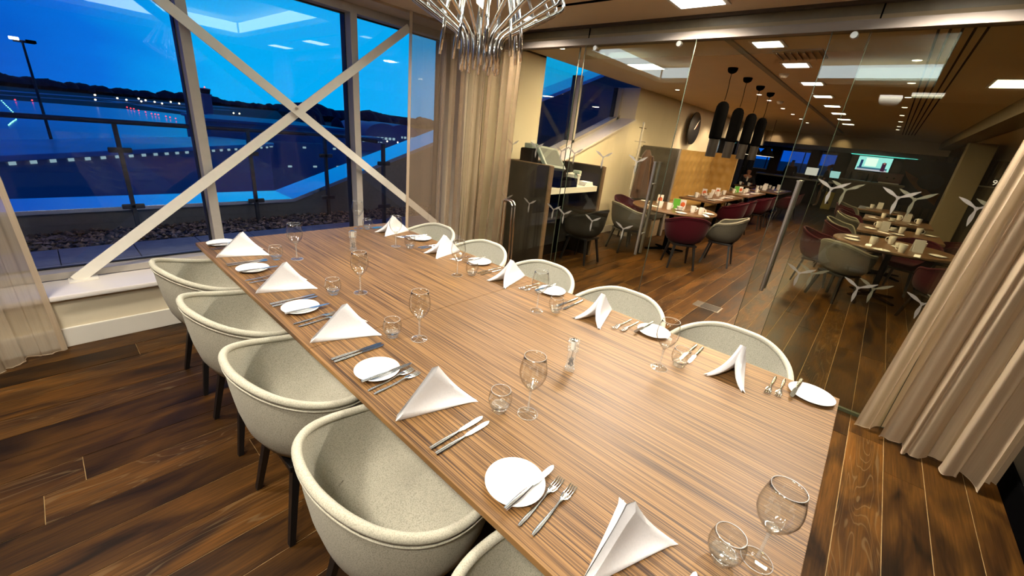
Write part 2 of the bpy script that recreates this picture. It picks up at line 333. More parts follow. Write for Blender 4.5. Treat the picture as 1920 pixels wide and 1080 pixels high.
# ------------------------------------------------------------------ setting: window wall of the dining room
struct('wall_window', MB().box(-2.0, 2.75, 3.93, 4.4, -.06, .345).box(2.75, 4.12, 3.93, 4.4, -.06, H), cream)
bb = struct('baseboard_window', MB().rbox(-2.0, 2.98, 3.908, 3.93, 0, .135, .004), white_paint)
sill = struct('trim_1', MB().rbox(-2.0, 2.75, 3.875, 4.22, .345, .38, .012), sill_m)
struct('trim_2', MB().box(-2.0, 4.12, 3.93, 4.4, H - .02, H + .25), M('soffit_paint', (.52, .45, .36), .6, noise_amt=.03))
win = struct('window_1', label='tall aluminium framed window with blue dusk view behind the dining table')
obj('sill_frame', MB().rbox(-2.0, 2.75, 4.22, 4.40, .38, .43, .003), frame_m, win)
obj('head_frame', MB().rbox(-2.0, 2.75, 4.22, 4.40, 2.53, 2.6, .003), frame_m, win)
xs_m = [-1.0, .30, 1.60, 2.72]
for x in xs_m:
    mu = obj('mullion', MB().rbox(x - .033, x + .033, 4.215, 4.34, .43, 2.53, .003), frame_m, win)
    obj('gasket', MB().box(x - .04, x + .04, 4.318, 4.40, .43, 2.53), frame_dark, mu)
ed = [-2.0] + xs_m
for a, b in zip(ed[:-1], ed[1:]):
    pn = obj('pane', MB().box(a + .035, b - .035, 4.33, 4.336, .425, 2.535), win_glass, win, ang=None)
    g = MB().box(a + .035, b - .035, 4.322, 4.345, .43, .442).box(a + .035, b - .035, 4.322, 4.345, 2.518, 2.53)
    obj('edge_gasket', g, frame_dark, pn)
# wind bracing in front of the panes
br = thing('cross_brace', 'cream painted steel bars crossed as an X before the window', 'brace', (0.985, 4.15, .38))
def rel(p, o=(0.985, 4.15, .38)): return tuple(p[i] - o[i] for i in range(3))
a1, b1 = (-0.60, 4.165, .38), (2.16, 4.165, 2.53); xx = (0.985, 1.60)
t = obj('rising_bar', MB().bar(rel(a1), rel(b1), .012, .072, up=(0, 0, 1)), brace_m, br)
t = obj('falling_bar', MB().bar(rel((-.20, 4.14, 2.53)), rel((2.72, 4.14, .38)), .012, .072, up=(0, 0, 1)), brace_m, br)
obj('pivot_bolt', MB().lathe([(0, -.012), (.010, -.012), (.012, 0), (.010, .012), (0, .012)], 12).xf(Matrix.Translation((.01, -.02, 1.285)) @ Matrix.Rotation(pi / 2, 4, 'X')), steel, br)
obj('foot_plate', MB().rbox(-1.62, -1.47, -.04, .06, 0, .008, .002), brace_m, br)

# second window, beyond the pier, with a raked sill
def wallpoly(poly, y0, y1): return MB().prism(poly, -y1, -y0, Matrix.Rotation(pi / 2, 4, 'X'))
sl = .355; zs = lambda x: 1.03 + (x - 4.0) * sl
pw = wallpoly([(4.12, -.06), (12.0, -.06), (12.0, H), (6.92, H), (6.92, zs(6.92)), (4.12, zs(4.12))], 3.93, 4.4)
struct('wall_restaurant', pw, cream)
struct('baseboard_restaurant', MB().rbox(4.12, 12.0, 3.908, 3.93, 0, .135, .004), white_paint)
obj_s = wallpoly([(4.12, zs(4.12)), (6.92, zs(6.92)), (6.92, zs(6.92) + .03), (4.12, zs(4.12) + .03)], 3.9, 4.4)
struct('trim_3', obj_s, sill_m)
w2 = struct('window_2', label='window with a raked sill on the restaurant wall beyond the glass')
zz = lambda x: zs(x) + .03
for x in (4.22, 5.47, 6.84):
    mu = obj('mullion', MB().box(x - .033, x + .033, 4.24, 4.34, zz(x - .033), 2.6), frame_m, w2)
    obj('gasket', MB().box(x - .045, x + .045, 4.318, 4.40, zz(x - .045), 2.6), frame_dark, mu)
obj('pane', wallpoly([(4.15, zz(4.15)), (6.9, zz(6.9)), (6.9, 2.6), (4.15, 2.6)], 4.33, 4.336), win_glass, w2, ang=None)
obj('sill_frame', wallpoly([(4.12, zz(4.12)), (6.92, zz(6.92)), (6.92, zz(6.92) + .05), (4.12, zz(4.12) + .05)], 4.24, 4.4), frame_m, w2)

# other walls of the dining room
struct('wall_left', MB().box(-2.1, -2.0, -.93, 4.4, -.06, H + .3), M('walnut_wall', (.060, .042, .026), .6, noise_amt=.2, noise_scale=4))
struct('wall_near', MB().box(-2.1, 3.02, -1.03, -.93, -.06, H + .3), M('charcoal_wall', (.035, .030, .026), .6, noise_amt=.1))
struct('baseboard_near', MB().rbox(-2.0, 3.02, -.93, -.912, 0, .16, .004), black)

# ceiling with coffer
CX0, CX1, CY0, CY1 = -.45, 1.95, .08, 3.3
ce = MB().box(-2.0, CX0, -.93, 3.93, H, H + .06).box(CX1, 3.02, -.93, 3.93, H, H + .06).box(CX0, CX1, -.93, CY0, H, H + .06).box(CX0, CX1, CY1, 3.93, H, H + .06)
ce.box(CX0 - .25, CX1 + .25, CY0 - .25, CY1 + .25, H + .26, H + .30)
ce.box(CX0 - .27, CX0 - .25, CY0 - .25, CY1 + .25, H + .06, H + .28).box(CX1 + .25, CX1 + .27, CY0 - .25, CY1 + .25, H + .06, H + .28)
ce.box(CX0 - .25, CX1 + .25, CY0 - .27, CY0 - .25, H + .06, H + .28).box(CX0 - .25, CX1 + .25, CY1 + .25, CY1 + .27, H + .06, H + .28)
ceiling = struct('ceiling', ce, ceil_m)
def cove(name, x0, x1, y0, y1, label):
    t = thing('cove_light', label, 'light', ((x0 + x1) / 2, (y0 + y1) / 2, H + .062), group='cove light strips in the ceiling recess')
    hx, hy = (x1 - x0) / 2, (y1 - y0) / 2
    obj('diffuser', MB().box(-hx, hx, -hy, hy, .01, .15), led_cool, t, ang=None); obj('channel', MB().box(-hx, hx, -hy, hy, 0, .01), steel, t, ang=None)
cove('c', CX0 - .05, CX0 - .02, CY0, CY1, 'cool white cove light strip along the chair side of the ceiling recess')
cove('c', CX1 + .02, CX1 + .05, CY0, CY1, 'cool white cove light strip on the glass partition side of the recess')
cove('c', CX0, CX1, CY0 - .05, CY0 - .02, 'cool white cove light strip on the camera side of the ceiling recess')
cove('c', CX0, CX1, CY1 + .02, CY1 + .05, 'cool white cove light strip on the window side of the ceiling recess')
struct('trim_4', MB().box(2.36, 2.40, .9, 2.55, H - .003, H + .001), black)
# restaurant ceiling
rc = MB().box(3.02, 26, -1.5, 3.93, H, H + .06).box(12, 26, 3.93, 7.2, H, H + .06)
struct('ceiling_restaurant', rc, M('restaurant_ceiling_paint', (.72, .58, .40), .75, noise_amt=.03, noise_scale=3))
struct('ceiling_low', MB().box(3.02, 26, -4.2, -1.0, 2.42, 2.56), ceil_m)
struct('trim_5', MB().box(3.02, 16, 1.54, 1.60, H - .012, H + .01), M('track_grey', (.22, .19, .15), .5, noise_amt=.1))
for i in range(5): struct('trim_%d' % (6 + i), MB().box(3.3, 15, -.04 + i * .06, -.025 + i * .06, H - .004, H + .001), black)
def light_panel(x, y, w, d, label, grp, z=H):
    t = thing('ceiling_light', label, 'light', (x, y, z), group=grp)
    obj('frame', MB().rbox(-w / 2 - .03, w / 2 + .03, -d / 2 - .03, d / 2 + .03, -.008, .0, .002), white_paint, t)
    obj('diffuser', MB().box(-w / 2, w / 2, -d / 2, d / 2, -.011, -.008), led, t, ang=None)
ordn = ['first', 'second', 'third', 'fourth', 'fifth', 'sixth', 'seventh', 'eighth']
rp_lab = ['recessed LED panel over the chairs by the glass partition, in frame at top', 'recessed LED panel by the partition nearest the window', 'recessed LED panel by the partition nearest the near curtain',
          'recessed LED panel above the open floor side, middle one', 'recessed LED panel above the open floor nearest the window', 'recessed LED panel above the open floor farthest from the window']
for (x, y, pwr), lb in zip(ROOM_PANELS, rp_lab):
    light_panel(x, y, .12 if lb == rp_lab[1] else .30, .12 if lb == rp_lab[1] else .30, lb, 'LED panels in the dining room ceiling')
    area('panel_lamp', (x, y, H - .02), (.3, .3), pwr, WARM, spread=radians(148))
for i, (x, y, pwr) in enumerate(REST_PANELS):
    light_panel(x, y, .21, .21, 'recessed LED panel over the restaurant aisle, %s from the glass doors' % ordn[i], 'LED panels over the restaurant aisle')
    area('panel_lamp', (x, y, H - .02), (.21, .21), pwr * 1.7, WARM2)
light_panel(6.1, -.5, .5, .3, 'recessed LED panel over the dim right side of the restaurant', None); area('panel_lamp', (6.1, -.5, H - .02), (.4, .3), REST_PANEL2[0][2], WARM2)
light_panel(4.9, 2.9, .35, .35, 'recessed LED panel above the host desk', None); area('panel_lamp', (4.9, 2.9, H - .02), (.35, .35), 60, WARM2)

# ------------------------------------------------------------------ glass partition and sliding doors
par = struct('wall_partition', label='glass partition between dining room and restaurant')
obj('top_rail', MB().rbox(2.93, 3.02, -.93, 3.93, 2.46, 2.515, .004), rail_m, par)
obj('upper_strip', MB().box(2.965, 2.985, -.93, 3.93, 2.515, 2.545), M('tan_strip', (.30, .22, .12), .6, noise_amt=.05), par, ang=None)
obj('upper_panel', MB().box(2.97, 2.98, -.93, 3.93, 2.545, 2.60), M('olive_panel', (.16, .13, .075), .4, noise_amt=.1), par, ang=None)
obj('shadow_gap', MB().box(2.93, 3.02, -.93, 3.93, 2.60, 2.64), brown_trim, par)
for y in (.48, 2.54): obj('upper_joint', MB().box(2.962, 2.972, y - .004, y + .004, 2.515, 2.6), black, par)
fx = 3.0
obj('floor_channel', MB().rbox(2.985, 3.012, -.93, .5, 0, .025, .002).rbox(2.985, 3.012, 2.62, 3.93, 0, .025, .002), M('green_edge_aluminium', (.20, .24, .17), .3, .6, noise_amt=.05), par)
def decal_mb(s=.082):
    mb = MB()
    for a in (90 + 28, 90 - 92, 90 + 152 + 0):
        pass
    for a in (30, 150, 268):
        c, sn = cos(radians(a)), sin(radians(a)); pts = []
        for (u, w) in ((.06, -.05), (.25, -.075), (.6, -.15), (.85, -.13), (1.25, -.02), (1.25, .02), (.85, .09), (.6, .10), (.25, .06), (.06, .05)):
            pts.append((s * (u * c - w * sn), s * (u * sn + w * c)))
        mb.prism(pts, 0, .0008)
    mb.prism([(s * .13 * cos(2 * pi * i / 8), s * .13 * sin(2 * pi * i / 8)) for i in range(8)], 0, .0008)
    # stand in the y-z plane; local x -> -y so it reads correctly from the room
    return mb.xf(Matrix(((0, 0, -1, 0), (-1, 0, 0, 0), (0, 1, 0, 0), (0, 0, 0, 1))))
dec_me = decal_mb().mesh('turbine_decal', etched, None)
def pane(name, x, y0, y1, z0, z1, parent, decals=()):
    p = obj(name, MB().box(x - .005, x + .005, y0, y1, z0, z1), part_glass, parent, ang=None)
    obj('edge', MB().box(x - .0055, x + .0055, y0 - .001, y0 + .002, z0, z1).box(x - .0055, x + .0055, y1 - .002, y1 + .001, z0, z1), M('dark_glass_edge', (.04, .05, .035), .2, noise_amt=.05), p)
    for (dy, dz) in decals:
        link('turbine_decal', dec_me, p, (x - .0052, dy, dz))
    return p
pane('fixed_pane', fx, -.93, .5, .02, 2.46, par, [(.33, 1.53), (-.02, 1.53), (-.36, 1.53), (-.02, .93), (-.36, .93), (.33, .93)])
pane('fixed_pane', fx, 2.64, 3.9, .02, 2.46, par, [(3.02, 1.53), (3.37, 1.53), (3.03, .93), (3.38, .93), (2.69, .93), (2.69, 1.53)])
pane('transom_pane', fx, .505, 2.635, 2.36, 2.46, par)
dx = 2.915
def sliding_door(name, y0, y1, hy, label, decals):
    t = struct(name, label=label)
    pane('pane', dx, y0, y1, .012, 2.455, t, decals)
    for y in (y0 + .12, y1 - .12):
        r = obj('roller', MB().lathe([(0, -.014), (.018, -.014), (.021, -.010), (.021, .010), (.016, .014), (0, .014)], 16).xf(Matrix.Translation((dx - .02, y, 2.425)) @ Matrix.Rotation(pi / 2, 4, 'Y')), steel, t)
    for sx in (-.05, .05):
        h = obj('handle', MB().tube([(dx + sx, hy, .74), (dx + sx, hy, 1.55)], .0125, 12), steel, t)
        obj('mount', MB().tube([(dx, hy, .93), (dx + sx, hy, .93)], .009, 8).tube([(dx, hy, 1.37), (dx + sx, hy, 1.37)], .009, 8).tube([(dx + sx, hy, 1.548), (dx + sx, hy, 1.556)], .016, 12), steel, h)
    return t
sliding_door('door_1', 1.535, 2.525, 1.625, 'left sliding glass door leaf by the host desk', [(1.81, 1.53), (2.15, 1.53), (2.47, 1.53), (2.15, .93), (1.81, .93), (2.49, .93)])
sliding_door('door_2', -.36, .69, .585, 'right sliding glass door leaf beside the near curtain', [(.40, 1.53), (.06, 1.53), (-.28, 1.53), (.06, .93), (-.26, .93), (.40, .93)])
#PART2
# ------------------------------------------------------------------ curtains
def poly_path(pts):
    P = [Vector((a, b, 0)) for a, b in pts]; d = [0]
    for a, b in zip(P[:-1], P[1:]): d.append(d[-1] + (b - a).length)
    def f(t):
        s = t * d[-1]
        for i in range(len(P) - 1):
            if s <= d[i + 1] or i == len(P) - 2:
                k = (s - d[i]) / (d[i + 1] - d[i]); return P[i].lerp(P[i + 1], k), (P[i + 1] - P[i]).normalized()
    return f
def curtain(name, label, pts, top_pts, z0, z1, folds, amp, mat, seed, nu=220, nv=26, hem=.07, edge=None):
    r = random.Random(seed); fb = poly_path(pts); ft = poly_path(top_pts); ph = [r.uniform(0, 6.28) for _ in range(6)]
    def P(u, z):
        k = (z - z0) / (z1 - z0); a, da = fb(u); b, db = ft(u); c = a.lerp(b, k); d = da.lerp(db, k).normalized(); nrm = Vector((-d.y, d.x, 0))
        A = amp(u) if callable(amp) else amp
        w = 2 * pi * folds * u
        o = sin(w + .9 * sin(w * .37 + ph[0]) + ph[1]) + .35 * sin(2.3 * w + ph[2] + .5 * k) + .12 * sin(5.1 * w + ph[3] + 2 * k)
        o *= A * (.75 + .35 * (1 - k)); t = .25 * A * sin(2 * w + ph[4]) 
        q = c + nrm * o + d * t
        return (q.x, q.y, z + (.012 * sin(w * .5 + ph[5]) * (1 - k) if k < .05 else 0))
    def sheet(za, zb, n, off=0):
        return [[P(i / nu, za + (zb - za) * j / n) for j in range(n + 1)] for i in range(nu + 1)]
    t = obj(name, MB().grid(sheet(z0 + hem, z1, nv)), mat, None, ang=180); tag(t, label, 'curtain')
    obj('hem', MB().grid(sheet(z0, z0 + hem, 4)), mat if edge is None else edge, t, ang=180)
    e = [P(i / nu, z0) for i in range(0, nu + 1)]
    obj('hem_cord', MB().tube(e, .0028, 5), hem_m, t)
    s = [[P(u, z0 + (z1 - z0) * j / 40) for j in range(41)] for u in (0, .012, .024)]
    s = [[(p[0] + .002 * (i == 1), p[1] - .003, p[2]) for p in row] for i, row in enumerate(s)]
    obj('side_hem', MB().grid(s), hem_m, t, ang=180)
    return t
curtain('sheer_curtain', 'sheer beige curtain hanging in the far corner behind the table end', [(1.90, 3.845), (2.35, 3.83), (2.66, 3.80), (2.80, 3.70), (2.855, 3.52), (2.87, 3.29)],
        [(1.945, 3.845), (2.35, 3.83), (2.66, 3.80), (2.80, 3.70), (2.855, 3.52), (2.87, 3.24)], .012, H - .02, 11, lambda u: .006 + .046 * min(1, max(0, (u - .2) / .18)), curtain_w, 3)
curtain('sheer_curtain', 'translucent beige curtain at the left edge before the window sill', [(-.73, 3.86), (-.85, 3.85), (-1.0, 3.74), (-1.25, 3.80), (-1.6, 3.82), (-1.95, 3.80)],
        [(-.80, 3.85), (-.95, 3.84), (-1.1, 3.82), (-1.3, 3.82), (-1.65, 3.82), (-1.95, 3.82)], .012, H - .02, 9, lambda u: .012 + .03 * u, curtain_l, 11)
curtain('tan_curtain', 'gathered tan curtain in the right foreground beside the glass wall', [(2.90, -.27), (2.84, -.40), (2.76, -.55), (2.72, -.72), (2.74, -.90)],
        [(2.86, -.36), (2.84, -.46), (2.80, -.58), (2.80, -.74), (2.82, -.90)], .02, H - .02, 4.6, .062, curtain_n, 5, nu=260, hem=.09)

# ------------------------------------------------------------------ dining table
TZ = .75
tb = thing('dining_table', 'long striped walnut dining table laid for ten in the centre of the room', 'table', (.75, 1.745, 0))
def half(y0, y1):
    mb = MB().rbox(-.75, .75, y0, y1, .728, .75, .0015)
    return mb
yj = 1.70 - 1.745
obj('tabletop', half(-1.745, yj - .0015), zeb, tb); obj('tabletop', half(yj + .0015, 1.745), zeb, tb)
for y in (-1.15, 1.15):
    obj('pedestal', MB().rbox(-.34, .34, y - .05, y + .05, .03, .728, .004), dark_wood, tb); obj('foot', MB().rbox(-.40, .40, y - .09, y + .09, 0, .03, .004), black, tb)
obj('rail', MB().rbox(-.04, .04, -1.1, 1.1, .62, .728, .004), dark_wood, tb)
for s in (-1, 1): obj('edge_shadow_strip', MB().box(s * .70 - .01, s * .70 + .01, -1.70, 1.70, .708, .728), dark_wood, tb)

# ------------------------------------------------------------------ bucket chairs
def sst(a, b, x):
    t = min(1, max(0, (x - a) / (b - a))); return t * t * (3 - 2 * t)
def chair_parts(shell_mat, rim_mat, legm, name, label, cat='chair', seam=True, ntheta=56):
    t = thing(name, label, cat)
    def rim_h(a):
        a = abs(a); return .785 - .105 * sst(.25, 1.75, a) - .225 * sst(1.75, 2.65, a)
    def R(a):
        c, s = cos(a), sin(a); rx = .272 if c > 0 else .245; ry = .298
        q = 1 / ((abs(c) / rx) ** 2.25 + (abs(s) / ry) ** 2.25) ** (1 / 2.25); return q
    def pt(a, r, z): return (-r * cos(a), r * sin(a), z)
    inner = []; outer = []
    IN = [(0, 0), (.35, .0), (.6, .015), (.75, .06), (.85, .17), (.92, .36), (.96, .60), (.985, .82), (1.0, 1.0)]
    OU = [(1.035, 1.0), (1.03, .92), (1.005, .72), (.965, .50), (.90, .30), (.78, .135), (.60, .045), (.36, .008), (0, 0)]
    def front(a): return sst(1.7, 2.6, abs(a))
    for i in range(ntheta):
        a = -pi + 2 * pi * i / ntheta; h = rim_h(a); r = R(a)
        inner.append([pt(a, r * fr, .445 + (h - .445) * fz) for fr, fz in IN])
        outer.append([pt(a, r * fr, .365 + (h - .012 - .365) * fz) for fr, fz in OU])
    P = [x + y for x, y in zip(inner, outer)]
    obj('shell', MB().grid(P, cu=True), shell_mat, t, ang=75)
    rim = []
    for i in range(72):
        a = -pi + 2 * pi * i / 72; rim.append(pt(a, R(a) * 1.017, rim_h(a) - .004))
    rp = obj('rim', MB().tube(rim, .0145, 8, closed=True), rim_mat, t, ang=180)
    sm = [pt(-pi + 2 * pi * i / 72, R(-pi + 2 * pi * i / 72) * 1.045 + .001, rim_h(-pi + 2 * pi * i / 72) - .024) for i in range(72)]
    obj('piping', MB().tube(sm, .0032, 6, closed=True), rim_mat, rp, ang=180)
    if seam:
        ss = []
        for i in range(25):
            a = -1.15 + 2.3 * i / 24; ss.append(pt(a, R(a) * .80, .445 + (rim_h(a) - .445) * .105 + .003))
        obj('seat_seam', MB().tube(ss, .002, 5), rim_mat, t, ang=180)
    fr = obj('under_frame', MB().rbox(-.17, .17, -.17, .17, .345, .372, .004), legm, t)
    for (sx, sy) in ((-1, 1), (-1, -1), (1, 1), (1, -1)):
        obj('leg', MB().bar((sx * .135, sy * .135, .375), (sx * .205, sy * .19, 0.0), .036, .030, (1, 0, 0), .025, .022), legm, t)
    return t
seatL = ['at the left place nearest the window', 'at the second left place from the window', 'at the middle left place', 'at the fourth left place from the window', 'at the left place nearest the camera']
seatR = ['at the right place nearest the window', 'at the second right place from the window', 'at the middle right place', 'at the fourth right place from the window', 'at the right place nearest the curtain']
cyL = [2.985, 2.335, 1.675, 1.0, .31]; cyR = [3.06, 2.42, 1.775, 1.125, .48]
ch0 = chair_parts(felt_cream, felt_rim, black_wood, 'bucket_chair', '')
for i in range(5):
    lab = 'cream felt bucket chair with black legs ' + seatL[i]
    if i == 0: ch = ch0; ch.location = (-.015, cyL[0], 0); ch.rotation_euler = (0, 0, .04); ch['label'] = lab; ch['group'] = 'cream bucket chairs around the long table'
    else: dup(ch0, (-.015, cyL[i], 0), [0, .03, .0, -.03, .02][i], lab)
for i in range(5): dup(ch0, (1.53, cyR[i], 0), pi + [.03, -.02, .02, 0, -.03][i], 'cream felt bucket chair with black legs ' + seatR[i])

# ------------------------------------------------------------------ place settings
NA = [3.07, 2.37, 1.715, 1.065, .335]; NB = [3.15, 2.455, 1.775, 1.10, .377]
def napkin_mesh(seed):
    r = random.Random(seed); A = Vector((.165, 0, .152)); B = Vector((0, 0, .0)); mb = MB()
    for s in (-1, 1):
        F = Vector((.285, s * .082, .0)); n = 12
        fn = (B - A).cross(F - A).normalized()
        if fn.y * s < 0: fn = -fn
        def mid(i, j):
            a, b = i / n, j / n
            Rg = A.lerp(B, a); p = Rg.lerp(F, b)
            cv = sin(pi * b) * (1 - a)
            p = p + Vector((0, -s * .016 * cv, -.012 * cv)) - fn * .010 * sin(pi * a) * sin(pi * b)
            return p
        L = (A - B).length
        for side in (1, -1):
            G = []
            for i in range(n + 1):
                row = []
                for j in range(n + 1):
                    a, b = i / n, j / n; w = (1 - b) * L
                    e = min(a * w, (1 - a) * w, (1 - b) * .28 + .006) / .012
                    th = .0095 * min(1, max(0, e)) ** .5 * (1 + .8 * math.exp(-a * 6)) if b < 1 else .007
                    p = mid(i, j) + fn * th * side; p.z = max(p.z, .0005); row.append(tuple(p))
                G.append(row)
            mb.grid(G)
    return mb.mesh('napkin', linen, 60)
nap_me = napkin_mesh(1)
def lathe_glass(prof, n=28): return MB().lathe(prof, n)
wine_out = [(0, .0), (.030, 0), (.0355, .0012), (.036, .002), (.030, .0036), (.015, .006), (.006, .010), (.0042, .020), (.0036, .05), (.0040, .085), (.0062, .098), (.013, .109), (.024, .122), (.035, .140), (.0415, .160), (.0428, .178), (.0410, .198), (.0372, .218), (.0335, .237)]
wine_in = [(.0327, .2373), (.0364, .218), (.0402, .198), (.042, .178), (.0407, .160), (.034, .141), (.0225, .124), (.010, .113), (0, .110)]
wine_out = [(r * (1.11 if z > .105 else 1), z) for r, z in wine_out]; wine_in = [(r * 1.11, z) for r, z in wine_in]
def wine(label):
    t = thing('wine_glass', label, 'wine glass', group='stemmed wine glasses on the long table')
    obj('bowl', MB().lathe(wine_out[10:] + wine_in, 28), clear, t, ang=180); obj('stem', MB().lathe(wine_out[6:11] , 12), stem_glass, t, ang=180); ft = obj('foot', MB().lathe(wine_out[:7], 28), clear, t, ang=50)
    obj('foot_rim', MB().tube([(.0358 * cos(2 * pi * i / 36), .0358 * sin(2 * pi * i / 36), .0016) for i in range(36)], .0008, 5, closed=True), rim_glass, ft, ang=180)
    obj('rim', MB().tube([(.0368 * cos(2 * pi * i / 36), .0368 * sin(2 * pi * i / 36), .2372) for i in range(36)], .0008, 5, closed=True), rim_glass, t, ang=180)
    obj('bowl_base', MB().lathe([(0, .097), (.0058, .098), (.012, .1085), (.018, .1155), (.0155, .117), (.009, .1135), (0, .1105)], 20), solid_glass, t, ang=180)
    return t
def tumbler(label):
    t = thing('water_tumbler', label, 'tumbler', group='round water tumblers on the long table')
    out = [(.0285, .016), (.0345, .022), (.0395, .034), (.042, .048), (.0412, .062), (.038, .076), (.0345, .087)]
    inn = [(.0335, .0873), (.037, .076), (.0402, .062), (.041, .048), (.0385, .035), (.033, .0235), (.0, .017)]
    obj('bowl', MB().lathe(out + inn, 28), clear, t, ang=180)
    obj('base', MB().lathe([(0, 0), (.0235, 0), (.0255, .002), (.0285, .0155), (.0335, .021), (.031, .0215), (.02, .0165), (0, .0158)], 28), solid_glass, t, ang=60)
    obj('rim', MB().tube([(.034 * cos(2 * pi * i / 36), .034 * sin(2 * pi * i / 36), .0872) for i in range(36)], .0009, 5, closed=True), rim_glass, t, ang=180)
    return t
def knife(label, L=.225, grp='table knives on the long table'):
    t = thing('table_knife', label, 'knife', group=grp); k = L / .225
    hp = []
    for i in range(11):
        u = i / 10; x = u * .118 * k; w = .0058 + .0030 * sin(pi * min(1, u * .9 + .05)) - .0026 * u; hp.append([(x, w * cos(2 * pi * j / 10), .0045 + .0042 * (w / .008) * sin(2 * pi * j / 10)) for j in range(10)])
    m = MB().grid(hp, cv=True); m.add(hp[0], [tuple(range(9, -1, -1))]); m.add(hp[-1], [tuple(range(10))])
    obj('handle', m, cutlery_m, t, ang=60)
    bl = [(.116, -.0045), (.124, -.0055), (.135, -.0085), (.19, -.0095), (.212, -.0075), (.223, -.0015), (.225, .002), (.218, .0062), (.20, .0085), (.13, .0075), (.116, .0045)]
    obj('blade', MB().prism([(x * k, y * k) for x, y in bl], .003, .0048), cutlery_m, t, ang=30)
    return t
def fork(label, L=.205, grp='forks on the long table'):
    t = thing('table_fork', label, 'fork', group=grp); k = L / .205
    prof = [(0, .0035, .0035), (.01, .0052, .004), (.03, .0062, .004), (.07, .0052, .0042), (.105, .0032, .006), (.125, .0028, .009), (.137, .0055, .0095), (.146, .0105, .0082), (.160, .0122, .0052), (.166, .0122, .0045)]
    G = []
    for x, w, z in prof: G.append([(x * k, w * k * cos(2 * pi * j / 8), z + .0016 * sin(2 * pi * j / 8)) for j in range(8)])
    m = MB().grid(G, cv=True); m.add(G[0], [tuple(range(7, -1, -1))]); m.add(G[-1], [tuple(range(8))]); obj('handle', m, cutlery_m, t, ang=60)
    tn = MB()
    for i in range(4):
        y = (-.0102 + .0068 * i) * k
        tn.tube([(.164 * k, y, .0046), (.178 * k, y, .0032), (.192 * k, y, .0045), (.204 * k, y * .96, .0078)], [.0021, .0020, .0018, .0012], 6)
    obj('tines', tn, cutlery_m, t, ang=60)
    return t
def plate(label, r=.086):
    k = r / .086
    prof = [(0, 0.0), (.045, 0), (.050, .002), (.072, .0085), (.0855, .0135), (.086, .0148), (.0845, .0152), (.070, .0108), (.052, .0062), (0, .0056)]
    o = obj('side_plate', MB().lathe([(a * k, b) for a, b in prof], 40), china, None, ang=50); return tag(o, label, 'plate', 'white side plates on the long table')
protos = {}
def place(kind, maker, loc, rz, label, scale=None):
    if kind not in protos:
        o = maker(label); protos[kind] = o; o.location = loc; o.rotation_euler = (0, 0, rz); return o
    return dup(protos[kind], loc, rz, label)
def mk_nap(label): return tag(link('napkin', nap_me), label, 'napkin', 'folded napkins on the long table')
WL = [(.405, 2.839), (.457, 2.117), (.403, 1.493), (.386, .826), (.401, .09)]
TL = [(.302, 2.90), (.333, 2.18), (.322, 1.585), (.322, .905), (.335, .155)]
WR = [(1.135, 3.40), (1.119, 2.796), (1.102, 2.047), (1.104, 1.366), (1.087, .638)]
TR = [(1.20, 3.36), (1.19, 2.71), (1.19, 2.00), (1.185, 1.295), (1.185, .585)]
PL = [3.383, 2.77, 2.09, 1.38, .653]; PR = [2.879, 2.161, 1.491, .809, .097]
ja = lambda s=.006: random.uniform(-s, s)
for i in range(5):
    a, st = NA[i], seatL[i]
    place('napkin', mk_nap, (.02, a + .025, TZ), -.08 + ja(.04), 'white napkin folded into a standing tent ' + st)
    place('plate', plate, (.125, PL[i], TZ), 0, 'small white side plate ' + st)
    place('knife', lambda l: knife(l), (.028, a - .150 + ja(), TZ), .0 + ja(.02), 'inner steel knife lying next to the napkin ' + st)
    place('knife', None, (.028, a - .182 + ja(), TZ), .0 + ja(.02), 'outer steel knife lying beyond the other ' + st)
    place('fork', lambda l: fork(l), (.040, a + .188 + ja(), TZ), .05 + ja(.03), 'inner steel fork lying next to the napkin ' + st)
    place('fork', None, (.034, a + .226 + ja(), TZ), .06 + ja(.03), 'outer steel fork lying next to the plate ' + st)
    k = place('bknife', lambda l: tag(knife(l, .215, 'butter knives on the side plates'), cat='knife'), (.035, PL[i] - .045, TZ + .0125), -.02 + ja(.03), 'steel butter knife resting on the side plate ' + st)
    place('tumbler', tumbler, (*TL[i], TZ + .0006), ja(2), 'round clear water tumbler ' + st)
    place('wine', wine, (*WL[i], TZ + .0006), ja(2), 'clear stemmed wine glass ' + st)
for i in range(5):
    a, st = NB[i], seatR[i]
    place('napkin', None, (1.48, a, TZ), pi + ja(.05), 'white napkin folded into a standing tent ' + st)
    place('plate', None, (1.415, PR[i], TZ), 0, 'small white side plate ' + st)
    place('knife', None, (1.465, a + .190 + ja(), TZ), pi + ja(.03), 'inner steel knife lying next to the napkin ' + st)
    place('knife', None, (1.465, a + .226 + ja(), TZ), pi + ja(.03), 'outer steel knife lying beyond the other ' + st)
    place('fork', None, (1.465, a - .140 + ja(), TZ), pi + ja(.03), 'inner steel fork lying next to the napkin ' + st)
    place('fork', None, (1.475, a - .175 + ja(), TZ), pi + ja(.03), 'outer steel fork lying next to the plate ' + st)
    place('bknife', None, (1.515, PR[i] + .05, TZ + .0125), pi - .02 + ja(.04), 'steel butter knife resting on the side plate ' + st)
    place('tumbler', None, (*TR[i], TZ + .0006), ja(2), 'round clear water tumbler ' + st)
    place('wine', None, (*WR[i], TZ + .0006), ja(2), 'clear stemmed wine glass ' + st)
